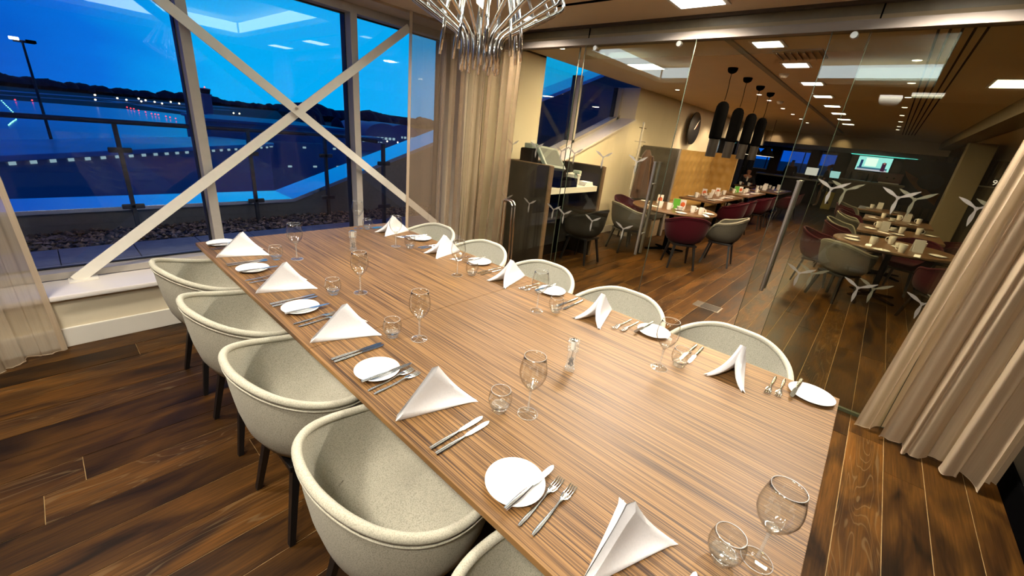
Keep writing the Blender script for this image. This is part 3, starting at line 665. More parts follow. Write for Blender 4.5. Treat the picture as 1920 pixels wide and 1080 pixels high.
def mill(label):
    t = thing('pepper_mill', label, 'pepper mill')
    acr = thin_glass('clear_acrylic', (.98, .98, .96), 1.6, .03, 1.6, .10) if 'clear_acrylic' not in MATS else MATS['clear_acrylic']
    obj('body', MB().rbox(-.017, .017, -.017, .017, .018, .098, .004), acr, t)
    obj('base', MB().rbox(-.0205, .0205, -.0205, .0205, 0, .018, .003), solid_glass, t)
    hd = obj('head', MB().rbox(-.023, .023, -.023, .023, .100, .142, .004), acr, t)
    obj('core', MB().tube([(0, 0, .101), (0, 0, .139)], .010, 12), white_paint, hd); obj('knob', MB().lathe([(0, .142), (.014, .142), (.015, .144), (.011, .147), (0, .147)], 16), chrome, hd)
    obj('spindle', MB().tube([(0, 0, .019), (0, 0, .099)], .0022, 8), steel, t)
    r = random.Random(3); pc = MB()
    for _ in range(90):
        z = .021 + .036 * r.random(); a = r.random() * 6.28; q = .0105 * sqrt(r.random()); c = Vector((q * cos(a), q * sin(a), z)); s = .0024
        pc.add([c + Vector(d) * s for d in ((1, 0, 0), (-1, 0, 0), (0, 1, 0), (0, -1, 0), (0, 0, 1), (0, 0, -1))], [(0, 2, 4), (2, 1, 4), (1, 3, 4), (3, 0, 4), (2, 0, 5), (1, 2, 5), (3, 1, 5), (0, 3, 5)])
    p = obj('peppercorns', pc, M('peppercorn', (.02, .013, .009), .7, noise_amt=.3), t); p['kind'] = 'stuff'
    return t
mill0 = mill('clear acrylic pepper mill standing on the near half of the table'); mill0.location = (.748, .895, TZ + .0006); mill0.rotation_euler = (0, 0, .5)
dup(mill0, (.80, 2.85, TZ + .0006), .8, 'clear acrylic pepper mill standing on the window half of the table')

# ------------------------------------------------------------------ chandelier
chd = thing('chandelier', 'chrome wire chandelier of bent rods hanging over the table', 'chandelier', (.83, 1.665, 0))
def bend(pts, rad, n=5):
    out = [Vector(pts[0])]
    for i in range(1, len(pts) - 1):
        p = Vector(pts[i]); a = (Vector(pts[i - 1]) - p); b = (Vector(pts[i + 1]) - p); ra = min(rad, a.length * .45, b.length * .45)
        A = p + a.normalized() * ra; B = p + b.normalized() * ra
        for k in range(n + 1):
            t = k / n; out.append(A * (1 - t) ** 2 + p * 2 * t * (1 - t) + B * t * t)
    out.append(Vector(pts[-1])); return out
NR = 22
for i in range(NR):
    a = 2 * pi * i / NR; c, s = cos(a), sin(a); rr = .345 + (.012 if i % 2 else 0)
    lo = 1.905 if i % 2 else 1.925
    pts = [(.07 * c, .07 * s, H - .02), (.10 * c, .10 * s, 2.52), (rr * c, rr * s, 2.185), (.088 * c, .088 * s, 2.045), (.085 * c, .085 * s, lo)]
    obj('rod', MB().tube(bend(pts, .034), .0072, 8), chrome, chd, ang=180)
for i in range(10):
    a = 2 * pi * (i + .5) / 10; c, s = cos(a), sin(a)
    obj('rod', MB().tube(bend([(.055 * c, .055 * s, H - .02), (.17 * c, .17 * s, 2.10), (.185 * c, .185 * s, 1.965)], .04), .0068, 8), chrome, chd, ang=180)
obj('canopy', MB().lathe([(0, H), (.10, H), (.10, H - .02), (.09, H - .03), (0, H - .03)], 24), chrome, chd)
obj('stem', MB().tube([(0, 0, H - .03), (0, 0, 2.25)], .012, 10), chrome, chd)
obj('bulb', MB().lathe([(0, 2.15), (.03, 2.17), (.035, 2.20), (.02, 2.24), (.012, 2.25)], 14), emis('chandelier_bulb', (1, .85, .6), 3), chd)

# bent chrome rack seen by the far corner curtain
rk = thing('chrome_rack', 'bent chrome tube rack standing by the far corner curtain', 'rack', (2.80, 3.09, 0))
for k in (0, .05): obj('hoop', MB().tube(bend([(-.05 + k, .12, 0), (-.05 + k, .12, .97), (-.05 + k, -.02, .95), (-.05 + k, -.05, 0)], .06), .009, 10), chrome, rk, ang=180)
obj('crossbar', MB().tube([(-.06, .12, .94), (.02, .12, .94)], .014, 10), chrome, rk)
#PART3
# ------------------------------------------------------------------ restaurant shell
struct('wall_bulkhead', MB().box(17.5, 24, -1.0, 7.2, 2.25, H + .01), M('bulkhead_paint', (.50, .38, .24), .7, noise_amt=.04, noise_scale=3))
wf = MB().box(24, 24.3, -4.2, 2.15, 1.15, 3).box(24, 24.3, -4.2, 7.2, -.06, 1.15).box(24, 24.3, 2.15, 7.2, 2.18, 3).box(24, 24.3, 2.82, 3.05, 1.1, 2.2).box(24, 24.3, 4.42, 4.66, 1.1, 2.2).box(24, 24.3, 5.9, 7.2, 1.1, 2.2)
struct('wall_far', wf, M('far_wall_paint', (.16, .11, .07), .6, noise_amt=.05))
for i, y in enumerate((2.93, 4.54)):
    struct('trim_%d' % (20 + i), MB().rbox(23.7, 24, y - .22, y + .22, 0, 2.3, .01), M('brown_column', (.14, .085, .05), .6, noise_amt=.1))
w3 = struct('window_3', label='far end windows of the restaurant with blue dusk outside')
for (a, b) in ((2.15, 2.82), (3.05, 4.42), (4.66, 5.9)):
    obj('pane', MB().box(24.15, 24.16, a, b, 1.15, 2.18), win_glass, w3, ang=None)
    obj('blind_box', MB().rbox(23.9, 24.0, a, b, 2.10, 2.18, .01), white_paint, w3); obj('sill', MB().rbox(23.9, 24, a, b, 1.12, 1.16, .004), white_paint, w3)
    if b - a > .8: obj('mullion', MB().box(24.1, 24.17, (a + b) / 2 - .35, (a + b) / 2 - .31, 1.15, 2.1), frame_dark, w3)
# glazed bay on the window side
struct('wall_bay', MB().box(12.0, 12.2, 3.93, 7.2, 0, H).box(12, 24.3, 7.2, 7.4, 0, H), cream)
bay = struct('window_4', label='tall windows with dark curtains beyond the gold booth')
struct('wall_bay_header', MB().box(12.0, 17.5, 3.93, 4.2, 2.08, H).box(12.0, 17.5, 3.93, 4.1, 0, .35), cream)
for i, x in enumerate((12.1, 12.95, 13.8, 14.65, 15.5, 16.35, 17.2)): obj('mullion', MB().box(x - .04, x + .04, 3.98, 4.1, .35, 2.08), frame_dark, bay)
obj('pane', MB().box(12.0, 17.5, 4.05, 4.06, .35, 2.08), win_glass, bay, ang=None)
navy = M('navy_curtain_cloth', (.012, .018, .05), .9, noise_amt=.2)
for i, x in enumerate((13.3, 14.1, 14.85, 16.2)):
    G = [[(x + u * .07, 3.94 + .02 * sin(u * 2.4), z) for z in (.02, 1.0, 2.06)] for u in range(8)]
    tag(obj('dark_curtain', MB().grid(G), navy, ang=180), 'dark navy curtain at the bay window, %s from the gold booth' % ordn[i], 'curtain', 'dark curtains at the bay window')
# right side
slat_w = struct('wall_slats', MB().box(22.6, 22.7, -4.2, -.62, 0, 2.5), dark_wood)
for i in range(15): obj('slat', MB().rbox(22.54, 22.6, -3.9 + i * .22, -3.76 + i * .22, .05, 2.42, .004), M('olive_slat', (.045, .036, .020), .5, noise_amt=.2), slat_w)
struct('wall_right', MB().box(3.02, 22.6, -4.3, -4.2, -.06, H), M('dark_wall_paint', (.012, .010, .008), .7, noise_amt=.1))
struct('wall_return', MB().box(3.02, 3.12, -4.2, -.93, 0, 2.6), M('charcoal_wall2', (.03, .026, .022), .7, noise_amt=.1))
struct('pillar', MB().rbox(12.8, 13.25, -1.36, -.93, 0, 2.5, .01), M('olive_column_paint', (.26, .20, .11), .6, noise_amt=.05))
struct('trim_22', MB().box(3.02, 24, -1.02, -.72, 2.42, H), M('olive_soffit', (.26, .20, .11), .6, noise_amt=.05))
mur = thing('mural', 'dark wall mural of an orange arc and blue dome beside the bar', 'mural', (22.4, -1.1, 0))
obj('panel', MB().rbox(-.03, 0, -.55, .95, .45, 2.2, .004), M('mural_ground', (.015, .012, .018), .5, noise_amt=.2), mur)
T90 = Matrix(((0, 0, -1, -.031), (-1, 0, 0, 0), (0, 1, 0, 0), (0, 0, 0, 1)))
arc = [(-.55 + 1.1 * (1 - cos(t)), 1.75 - .95 * sin(t)) for t in [pi / 2 * i / 12 for i in range(13)]]
arc2 = [(p[0] + .12, p[1] + .20 - .1 * i / 12) for i, p in enumerate(arc)]
obj('orange_arc', MB().prism([(-.80 + 0.9 * i / 10, 1.75 - .9 * (i / 10) ** .7) for i in range(11)] + [(.45, .60), (.45, 1.05)] + [(.1 + .2 - .9 * i / 10, .98 + .85 * (i / 10) ** 1.3) for i in range(8)], 0, .004, T90), M('mural_orange', (.30, .10, .01), .5, noise_amt=.3, noise_scale=4), mur)
obj('blue_dome', MB().prism([(.05 + .38 * cos(pi * 2 * i / 20), 1.45 + .30 * sin(pi * 2 * i / 20)) for i in range(20)], .004, .008, T90), M('mural_blue', (.02, .035, .055), .5, noise_amt=.3, noise_scale=6), mur)

# ------------------------------------------------------------------ lamps in the restaurant
def downlight(x, y, label, grp='small downlights in the restaurant ceiling', z=H, r=.035):
    key = 'downlight'
    if key not in protos:
        t = thing('downlight', label, 'light', (x, y, z), group=grp)
        obj('ring', MB().lathe([(r, 0), (r + .012, 0), (r + .012, -.004), (r, -.006), (r, 0)], 18), white_paint, t); obj('lens', MB().lathe([(0, -.004), (r, -.004), (r, -.002), (0, -.002)], 18), spot_e, t, ang=None)
        protos[key] = t; return t
    return dup(protos[key], (x, y, z), 0, label)
downlight(3.72, 3.4, 'small round downlight above the host desk'); downlight(7.05, 3.31, 'small round downlight above the round table')
for i, (x, y) in enumerate([(4.81, .28), (6.11, .28), (7.34, .28), (8.53, .29), (9.79, .3), (11.08, .3), (12.31, .31), (13.28, .32)]): downlight(x, y, 'small downlight in the row over the right tables, %s from the doors' % ordn[i])
for i, (x, y) in enumerate([(7.42, 2.1), (8.18, 2.1), (9.45, 2.1), (10.59, 2.1), (11.72, 2.1), (12.76, 2.1)]): downlight(x, y, 'small downlight in the row behind the black pendants, %s from the doors' % ordn[i])
downlight(4.42, 1.27, 'bright downlight over the open doorway')
def spot(loc, tgt, power, ang=60, col=WARM2):
    ld = D.lights.new('spot_lamp', 'SPOT'); ld.energy = power; ld.color = col; ld.spot_size = radians(ang); ld.spot_blend = .7; ld.shadow_soft_size = .06
    o = D.objects.new('spot_lamp', ld); COL.objects.link(o); o.location = loc; d = Vector(tgt) - Vector(loc); o.rotation_euler = d.to_track_quat('-Z', 'Y').to_euler(); return o
spot((7.05, 3.31, 2.58), (7.0, 3.5, 0), 60, 100); spot((9.7, 3.2, 2.58), (9.7, 3.95, 1.2), 90, 90); spot((11.0, 3.2, 2.58), (10.9, 3.95, 1.0), 60, 90); spot((5.3, 3.3, 2.58), (5.6, 3.95, 1.0), 60, 100)  # added spots wash the cream wall brighter; the first sits at its downlight
for y in (1.6, 2.6, 3.6, 4.6): spot((17.1, y, 2.58), (17.5, y, 2.2), 9, 70)
for x in (12.8, 14.2, 15.6, 17.0): spot((x, 3.5, 2.58), (x, 3.95, 2.1), 12, 70)
for i, x in enumerate((7.0, 8.6, 10.6, 12.3)): spot((x, -.2, 2.58), (x, -.25, 0), (30, 26, 22, 18)[i], 80)
vn = thing('ceiling_vent', 'beige rectangular air vent in the restaurant ceiling by the doorway', 'vent', (4.42, 1.12, H))
obj('frame', MB().rbox(-.20, .20, -.20, .20, -.012, 0, .003), M('vent_beige', (.40, .31, .20), .6), vn)
for i in range(7): obj('louvre', MB().bar((-.17, -.17 + i * .056, -.014), (.17, -.17 + i * .056, -.014), .004, .03, (0, .5, 1)), M('vent_beige', (.40, .31, .20), .6), vn)
for i, (x, y) in enumerate([(5.5, 1.43), (8.3, 1.95)]): tag(obj('smoke_detector', MB().lathe([(0, -.045), (.03, -.045), (.05, -.02), (.055, 0), (0, 0)], 18), white_paint, None, (x, y, H)), ('near', 'far')[i] + ' round smoke detector on the restaurant ceiling', 'detector')
pend0 = thing('pendant_lamp', 'black capsule pendant lamp, first of four from the doors', 'lamp', (5.09, 1.89, 0), group='black capsule pendants in a row')
obj('canopy', MB().lathe([(0, H), (.055, H), (.055, H - .02), (.045, H - .045), (.02, H - .06), (0, H - .062)], 20), black, pend0)
obj('cord', MB().tube([(0, 0, H - .06), (.006, .004, 2.5), (.012, 0, 2.42), (0, -.004, 2.32), (0, 0, 2.27)], .004, 6), black, pend0, ang=180)
obj('shade', MB().lathe([(0, 2.262), (.03, 2.255), (.055, 2.235), (.07, 2.20), (.073, 2.15), (.073, 1.86), (.068, 1.835), (.06, 1.83), (0, 1.83)], 24), black, pend0, ang=50)
obj('inner_tube', MB().lathe([(.058, 1.835), (.058, 1.62), (.052, 1.62), (.052, 1.835)], 24), M('dark_bronze', (.012, .009, .006), .5, .3, noise_amt=.1), pend0, ang=50)
for i, x in enumerate((5.79, 6.51, 7.2)): dup(pend0, (x, 1.89, 0), 0, 'black capsule pendant lamp, %s of four from the doors' % ordn[i + 1])
cone0 = thing('cone_lamp', 'black cone pendant lamp hanging over the far tables, left one', 'lamp', (11.0, 2.74, 0), group='black cone pendants')
obj('shade', MB().lathe([(.03, 1.95), (.06, 1.93), (.21, 1.715), (.205, 1.712), (.05, 1.92), (0, 1.93)], 24), black, cone0, ang=50)
obj('diffuser', MB().lathe([(0, 1.72), (.198, 1.72), (.198, 1.708), (0, 1.705)], 24), emis('cone_lamp_light', (1, .86, .62), 2.2), cone0, ang=None)
obj('cord', MB().tube([(0, 0, H), (0, 0, 1.94)], .004, 6), black, cone0)
dup(cone0, (12.45, 2.74, 0), 0, 'black cone pendant lamp hanging over the far tables, right one')

# ------------------------------------------------------------------ host desk and what stands on it
hd = thing('host_desk', 'dark host desk with a white counter behind the glass partition', 'desk', (4.16, 3.5, 0))
obj('side_panel', MB().rbox(-.66, -.60, -.31, .38, 0, 1.32, .003), dark_wood, hd); obj('side_panel', MB().rbox(.60, .66, -.31, .38, 0, 1.32, .003), dark_wood, hd)
for x in (-.63, .63):
    obj('edge_strip', MB().rbox(x - .032, x + .032, -.335, -.31, 0, 1.325, .003), post_wood, hd); obj('top_strip', MB().rbox(x - .032, x + .032, -.31, .38, 1.32, 1.33, .002), post_wood, hd)
obj('back_panel', MB().rbox(-.60, .60, .35, .38, 0, 1.32, .003), black_gloss, hd); obj('back_strip', MB().rbox(-.60, .60, .35, .38, 1.32, 1.33, .002), post_wood, hd)
obj('counter', MB().rbox(-.60, .56, -.30, .35, .975, 1.05, .004), white_paint, hd)
obj('lower_shelf', MB().rbox(-.60, .60, -.05, .35, .56, .60, .003), dark_wood, hd); obj('kick_panel', MB().rbox(-.60, .60, .05, .08, 0, .56, .003), black, hd)
ti = thing('till_screen', 'grey tilted till touch screen standing on the host desk', 'till', (3.86, 3.42, 1.05))
obj('stand', MB().bar((-.02, .08, 0), (-.02, .10, .30), .10, .06, (0, 1, 0)).rbox(-.13, .10, -.02, .2, 0, .02, .004), black, ti)
Tm = Matrix.Translation((0, .02, .355)) @ Matrix.Rotation(radians(48), 4, 'X') @ Matrix.Rotation(radians(-6), 4, 'Z')
obj('housing', MB().rbox(-.20, .20, -.165, .165, -.05, 0, .012, Tm), M('till_grey', (.22, .26, .24), .4, noise_amt=.05), ti)
obj('screen', MB().rbox(-.165, .165, -.125, .125, 0, .003, .001, Tm), M('till_display', (.17, .18, .17), .12, noise_amt=.03), ti)
cp = thing('receipt_printer', 'dark receipt printer behind the till screen on the host desk', 'printer', (3.66, 3.66, 1.05))
obj('body', MB().rbox(-.075, .075, -.10, .10, 0, .44, .02), black, cp); obj('paper_slot', MB().rbox(-.06, .06, -.08, .05, .44, .50, .01), M('till_grey', (.22, .26, .24), .4), cp); obj('receipt', MB().rbox(-.045, .045, -.04, -.035, .47, .54, .001), white_paint, cp)
cd = thing('cash_drawer', 'black cash drawer on the white counter of the host desk', 'cash drawer', (3.98, 3.31, 1.05)); obj('body', MB().rbox(-.21, .21, -.10, .06, 0, .115, .005), black, cd); obj('drawer', MB().rbox(-.19, .19, -.105, -.10, .02, .095, .002), black_gloss, cd)
rt = thing('paper_tub', 'cream round tub beside the cash drawer on the counter', 'tub', (4.36, 3.40, 1.05)); obj('tub', MB().lathe([(0, 0), (.085, 0), (.10, .12), (.10, .135), (.092, .135), (.08, .01), (0, .01)], 24), china, rt); obj('lid', MB().lathe([(0, .135), (.104, .135), (.106, .15), (.02, .17), (0, .17)], 24), white_paint, rt)
for i in range(3): tag(obj('paper_stack', MB().rbox(4.44 + .02 * i, 4.66 - .01 * i, 3.24, 3.44 - .02 * i, 1.05 + .018 * i, 1.067 + .018 * i, .002), linen), ('bottom', 'middle', 'top')[i] + ' white menu of the stack on the host desk counter', 'menu', 'menus on the host desk')
sc = thing('barcode_scanner', 'pale handheld scanner propped beside the till screen', 'scanner', (4.22, 3.26, 1.05)); obj('foot', MB().lathe([(0, 0), (.04, 0), (.035, .012), (0, .014)], 16), M('pale_green_plastic', (.45, .52, .42), .4), sc); obj('grip', MB().bar((0, 0, .012), (.01, .02, .19), .028, .03), M('pale_green_plastic', (.45, .52, .42), .4), sc); obj('head', MB().rbox(-.025, .03, -.06, .05, .17, .215, .012), M('pale_green_plastic', (.45, .52, .42), .4), sc)
sh = tag(obj('round_tin', MB().lathe([(0, 0), (.10, 0), (.10, .02), (.085, .09), (.04, .13), (0, .135)], 24), black_gloss, None, (3.74, 3.55, 1.05)), 'black domed tin between the till screen and the left panel', 'tin')

# coat stand, coat, clock
cs = thing('coat_stand', 'white coat stand with straight pegs standing by the restaurant wall', 'coat stand', (6.76, 3.66, 0))
obj('base', MB().lathe([(0, 0), (.20, 0), (.20, .018), (.19, .026), (.03, .035), (0, .035)], 32), white_paint, cs); obj('pole', MB().tube([(0, 0, .03), (0, 0, 2.05)], .021, 14), white_paint, cs)
for i, (z, a, ln) in enumerate([(1.95, .1, .17), (1.86, .3, .14), (1.72, 1.2, .14), (1.58, .2, .15), (1.45, 1.0, .15), (1.3, .1, .14), (.86, .25, .16)]):
    p = obj('peg', MB().tube([(-ln * cos(a), -ln * sin(a), z), (ln * cos(a), ln * sin(a), z)], .0075, 8), post_wood if i == 0 else white_paint, cs)
    if i == 0: p['label'] = 'brown wooden peg'
ct = thing('coat', 'brown coat hanging from the white coat stand', 'coat', (6.86, 3.52, 0))
def coat_sec(z, w, d, n=20, ph=0): return [(w * cos(2 * pi * k / n) * (1 + .06 * sin(3 * 2 * pi * k / n + ph)), d * sin(2 * pi * k / n) * (1 + .10 * sin(5 * 2 * pi * k / n + ph)), z) for k in range(n)]
prof = [(1.60, .03, .03), (1.57, .06, .05), (1.50, .13, .07), (1.40, .17, .085), (1.2, .18, .10), (1.0, .20, .115), (.82, .225, .125), (.74, .23, .125), (.735, .20, .11)]
obj('body', MB().grid([coat_sec(z, w, d, ph=z * 2) for z, w, d in prof], cv=True), brown_coat, ct, ang=80)
for s in (-1, 1): obj('sleeve', MB().tube([(s * .13, -.02, 1.48), (s * .20, -.05, 1.3), (s * .225, -.06, 1.08), (s * .23, -.07, .90)], [.05, .06, .055, .05], 12), brown_coat, ct, ang=80)
obj('lapel', MB().bar((-.02, -.085, 1.50), (.05, -.13, .80), .05, .012, (0, 1, 0)), M('coat_lining', (.16, .085, .045), .9, noise_amt=.2), ct)
ck = thing('wall_clock', 'large black round wall clock above the gold booth', 'clock', (9.71, 3.93, 2.14))
RX = Matrix.Rotation(pi / 2, 4, 'X')
obj('face', MB().lathe([(0, .10), (.34, .10), (.35, .105), (.35, .125), (.34, .13), (0, .13)], 40).xf(RX), M('clock_black', (.012, .010, .009), .45, noise_amt=.1), ck); obj('spacer', MB().lathe([(0, 0), (.05, 0), (.05, .10), (0, .10)], 20).xf(RX), black, ck)
obj('minute_hand', MB().bar((-.03, -.135, -.02), (.20, -.135, .20), .014, .006, (0, 1, 0)), white_paint, ck); obj('hour_hand', MB().bar((0, -.138, -.01), (.14, -.138, .09), .016, .006, (0, 1, 0)), M('red_hand', (.35, .03, .02), .5), ck)

# ------------------------------------------------------------------ booth seating, tufted
def tufted(name, w, h, nx, nz, mat, parent, M4, depth=.035, res=6):
    sx, sz = w / nx, h / nz; nu, nv = nx * res, nz * res; P = []
    cent = [((i + (.5 if j % 2 else .25)) * sx, (j + .5) * sz) for j in range(nz) for i in range(nx)]
    cent = [(a, b) for a, b in cent if a < w - .02]
    for i in range(nu + 1):
        row = []
        for j in range(nv + 1):
            x, z = w * i / nu, h * j / nv
            d2 = min(((x - a) / sx) ** 2 + ((z - b) / sz) ** 2 for a, b in cent)
            y = -depth * (.30 + .70 * min(1, sqrt(d2) * 1.9) ** .8); row.append(tuple(M4 @ Vector((x, y, z))))
        P.append(row)
    o = obj(name, MB().grid(P), mat, parent, ang=180)
    bm = MB().lathe([(0, -.006), (.010, -.004), (.013, 0), (0, .001)], 10).xf(RX).mesh('button', mat)
    for a, b in cent: link('button', bm, o, M4 @ Vector((a, -depth * .40, b)), M4.to_euler())
    return o
bo = thing('booth_bench', 'gold tufted high backed booth seat along the cream wall', 'booth', (9.6, 3.6, 0))
T = lambda x, y, z, rz: Matrix.Translation((x, y, z)) @ Matrix.Rotation(rz, 4, 'Z')
obj('back_board', MB().rbox(-2.06, 2.23, .27, .32, 0, 1.66, .01), gold, bo); tufted('back_cushion', 4.29, 1.14, 14, 5, gold, bo, T(-2.06, .27, .5, 0))
obj('end_panel', MB().rbox(2.23, 2.33, -.36, .32, 0, 1.67, .015), gold, bo); tufted('end_cushion', .62, 1.14, 3, 5, gold, bo, T(2.23, .27, .5, -pi / 2))
obj('seat', MB().rbox(-2.06, 2.23, -.30, .27, .36, .48, .03), gold, bo); obj('plinth', MB().rbox(-2.06, 2.23, -.22, .27, 0, .36, .01), M('tan_plinth', (.34, .25, .15), .6, noise_amt=.1), bo)
b2 = thing('taupe_bench', 'dark taupe tufted high back bench facing the round table', 'booth', (7.42, 3.58, 0))
obj('back_board', MB().rbox(0, .10, -.40, .33, 0, 1.67, .02), taupe, b2); tufted('back_cushion', .72, 1.14, 3, 5, taupe, b2, T(0, .33, .5, -pi / 2))
obj('edge_trim', MB().rbox(.02, .08, -.425, -.40, 0, 1.67, .005), M('grey_edge', (.28, .25, .22), .4, noise_amt=.05), b2)
obj('seat', MB().rbox(-.48, 0, -.40, .33, .36, .47, .03), taupe, b2); obj('plinth', MB().rbox(-.40, 0, -.36, .33, 0, .36, .01), M('tan_plinth', (.34, .25, .15), .6, noise_amt=.1), b2)

# ------------------------------------------------------------------ restaurant tables
rwood = M('restaurant_table_wood', (.16, .085, .04), .3, noise_amt=.25, noise_scale=12)
def table_base(t, pts, blackm=black):
    for (x, y) in pts:
        c = obj('column', MB().tube([(x, y, .04), (x, y, .72)], .035, 12), blackm, t)
        for k in range(4):
            a = pi / 4 + k * pi / 2; obj('foot', MB().bar((x, y, .05), (x + .34 * cos(a), y + .34 * sin(a), .02), .05, .04, w2=.04, h2=.02), blackm, t)
def round_table(x, y, r, label):
    t = thing('round_table', label, 'table', (x, y, 0), group=None)
    obj('tabletop', MB().lathe([(0, .715), (r - .02, .715), (r, .728), (r, .742), (r - .006, .75), (0, .75)], 48), rwood, t, ang=50); table_base(t, [(0, 0)]); return t
def rect_table(x0, x1, y0, y1, label):
    cx, cy = (x0 + x1) / 2, (y0 + y1) / 2; t = thing('restaurant_table', label, 'table', (cx, cy, 0)); a, b = (x1 - x0) / 2, (y1 - y0) / 2
    obj('tabletop', MB().rbox(-a, a, -b, b, .715, .75, .004), rwood, t); table_base(t, [(-a + .5, 0), (a - .5, 0)] if a > .8 else [(0, 0)]); return t
round_table(6.33, 2.62, .67, 'round brown table with two cups behind the left glass door')
rect_table(8.15, 10.35, 2.52, 3.22, 'long brown table in front of the gold booth, nearest the doors')
rect_table(10.75, 12.75, 2.50, 3.20, 'long brown table under the two cone pendants')
rect_table(13.4, 15.6, 2.30, 3.10, 'long brown table farthest down the left row')
round_table(6.85, -.20, .66, 'round brown table nearest the near curtain behind the glass')
for i, (x, y) in enumerate([(8.55, -.25), (10.7, -.25), (13.2, -.05)]): rect_table(x - .5, x + .62, y - .55, y + .5, 'square brown table in the right row, %s behind the round table' % ordn[i])

# chairs in the restaurant
chm = chair_parts(felt_maroon, felt_maroon, black_wood, 'maroon_chair', 'maroon felt bucket chair', seam=False, ntheta=40)
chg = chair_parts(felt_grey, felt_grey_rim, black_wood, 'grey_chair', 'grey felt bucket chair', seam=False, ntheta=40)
used = set()
def rchair(kind, x, y, tx, ty, label):
    pr = chm if kind == 'm' else chg; rz = math.atan2(ty - y, tx - x)
    if kind not in used: used.add(kind); o = pr; o.location = (x, y, 0); o.rotation_euler = (0, 0, rz); o['label'] = label
    else: o = dup(pr, (x, y, 0), rz, label)
    o['group'] = 'maroon chairs in the restaurant' if kind == 'm' else 'grey chairs in the restaurant'
rchair('m', 5.62, 2.12, 6.33, 2.62, 'maroon bucket chair with its back to the glass at the round table')
rchair('g', 6.42, 1.78, 6.33, 2.62, 'grey bucket chair on the aisle side of the round table')
rchair('g', 5.62, 3.05, 6.33, 2.62, 'grey bucket chair behind the left door handles at the round table')
rchair('m', 6.30, 3.38, 6.33, 2.62, 'maroon bucket chair on the wall side of the round table')
for i, (x, y) in enumerate([(8.75, 2.32), (9.55, 2.34), (10.95, 2.30), (11.75, 2.32), (13.45, 2.05), (14.3, 2.08)]):
    rchair('m', x, y, x + .02, y + 1, 'maroon bucket chair on the aisle side of the left row, %s from the doors' % ordn[i])
rchair('g', 12.7, 3.3, 12.6, 2.6, 'grey bucket chair at the far end of the left row')
rchair('g', 6.18, .22, 6.85, -.2, 'grey bucket chair nearest the glass at the right round table')
rchair('m', 6.82, .55, 6.85, -.2, 'maroon bucket chair on the aisle side of the right round table')
rchair('m', 6.15, -.75, 6.85, -.2, 'dark maroon bucket chair by the near curtain at the right round table')
rchair('m', 7.62, -.45, 7.0, -.25, 'maroon bucket chair on the far side of the right round table')
rchair('m', 8.22, .42, 8.3, -.3, 'maroon bucket chair at the first square right table')
rchair('g', 8.95, .45, 8.9, -.3, 'grey bucket chair at the first square right table')
rchair('g', 10.45, .42, 10.5, -.3, 'grey bucket chair at the second square right table')
rchair('m', 11.10, .44, 11.0, -.3, 'maroon bucket chair at the second square right table')
rchair('m', 8.9, -1.0, 8.85, -.3, 'maroon bucket chair on the dark side of the first square right table')
rchair('m', 12.95, .62, 13, 0, 'maroon bucket chair at the third square right table'); rchair('g', 13.62, .63, 13.5, 0, 'grey bucket chair at the third square right table')
bst = chair_parts(M('charcoal_cloth', (.008, .007, .006), .9, spec=.1), M('charcoal_cloth', (.008, .007, .006), .9), black_wood, 'charcoal_chair', 'charcoal bucket chair tucked inside the host desk', seam=False, ntheta=40); bst.location = (4.42, 3.12, 0); bst.rotation_euler = (0, 0, pi / 2)
# tableware in the restaurant
def mug(label):
    t = thing('mug', label, 'mug', group='white mugs on the restaurant tables')
    obj('cup', MB().lathe([(0, 0), (.030, 0), (.034, .01), (.040, .06), (.043, .105), (.040, .105), (.037, .06), (.030, .012), (0, .012)], 20), china, t)
    obj('handle', MB().tube([(.036, 0, .03), (.055, 0, .028), (.068, 0, .048), (.066, 0, .072), (.052, 0, .086), (.039, 0, .084)], .0055, 7), china, t, ang=180); return t
def cup(label):
    t = thing('cup_and_saucer', label, 'cup', group='white cups on saucers in the restaurant')
    obj('saucer', MB().lathe([(0, 0), (.04, 0), (.075, .012), (.075, .016), (.04, .006), (0, .006)], 24), china, t); obj('cup', MB().lathe([(0, .006), (.025, .006), (.042, .03), (.047, .062), (.044, .062), (.038, .03), (0, .012)], 20), china, t); return t
green = M('menu_green', (.07, .30, .015), .5, noise_amt=.03); fruit = M('menu_orange_print', (.62, .12, .03), .5, noise_amt=.3, noise_scale=40); card = M('menu_card', (.74, .72, .70), .6, noise_amt=.03)
def menu(label, colour):
    t = thing('menu_card', label, 'menu', group='standing menu cards in the restaurant')
    Tl = Matrix.Rotation(radians(10), 4, 'X')
    obj('front_leaf', MB().rbox(-.055, .055, -.002, .002, 0, .16, .0008, Matrix.Translation((0, -.035, 0)) @ Matrix.Rotation(radians(-10), 4, 'X')), colour, t)
    obj('back_leaf', MB().rbox(-.055, .055, -.002, .002, 0, .16, .0008, Matrix.Translation((0, .035, 0)) @ Matrix.Rotation(radians(10), 4, 'X')), card, t)
    if colour is card:
        obj('print', MB().prism([(.016 * cos(2 * pi * i / 12), .085 + .030 * sin(2 * pi * i / 12)) for i in range(12)], -.0035, -.0025, Matrix.Translation((0, -.037, 0)) @ Matrix.Rotation(radians(80), 4, 'X')), M('menu_dark_print', (.02, .02, .02), .6), t)
    return t
def fruit_card(label):
    t = thing('picture_card', label, 'card', group='picture cards in the restaurant')
    obj('leaf', MB().rbox(-.05, .05, -.002, .002, 0, .15, .0008), card, t); obj('fruit_print', MB().prism([(.038 * cos(2 * pi * i / 14), .07 + .042 * sin(2 * pi * i / 14)) for i in range(14)], .002, .003, Matrix.Rotation(pi / 2, 4, 'X')), fruit, t); return t
def splate(label): 
    o = plate(label, .09); o['group'] = 'small plates on the restaurant tables'; return o
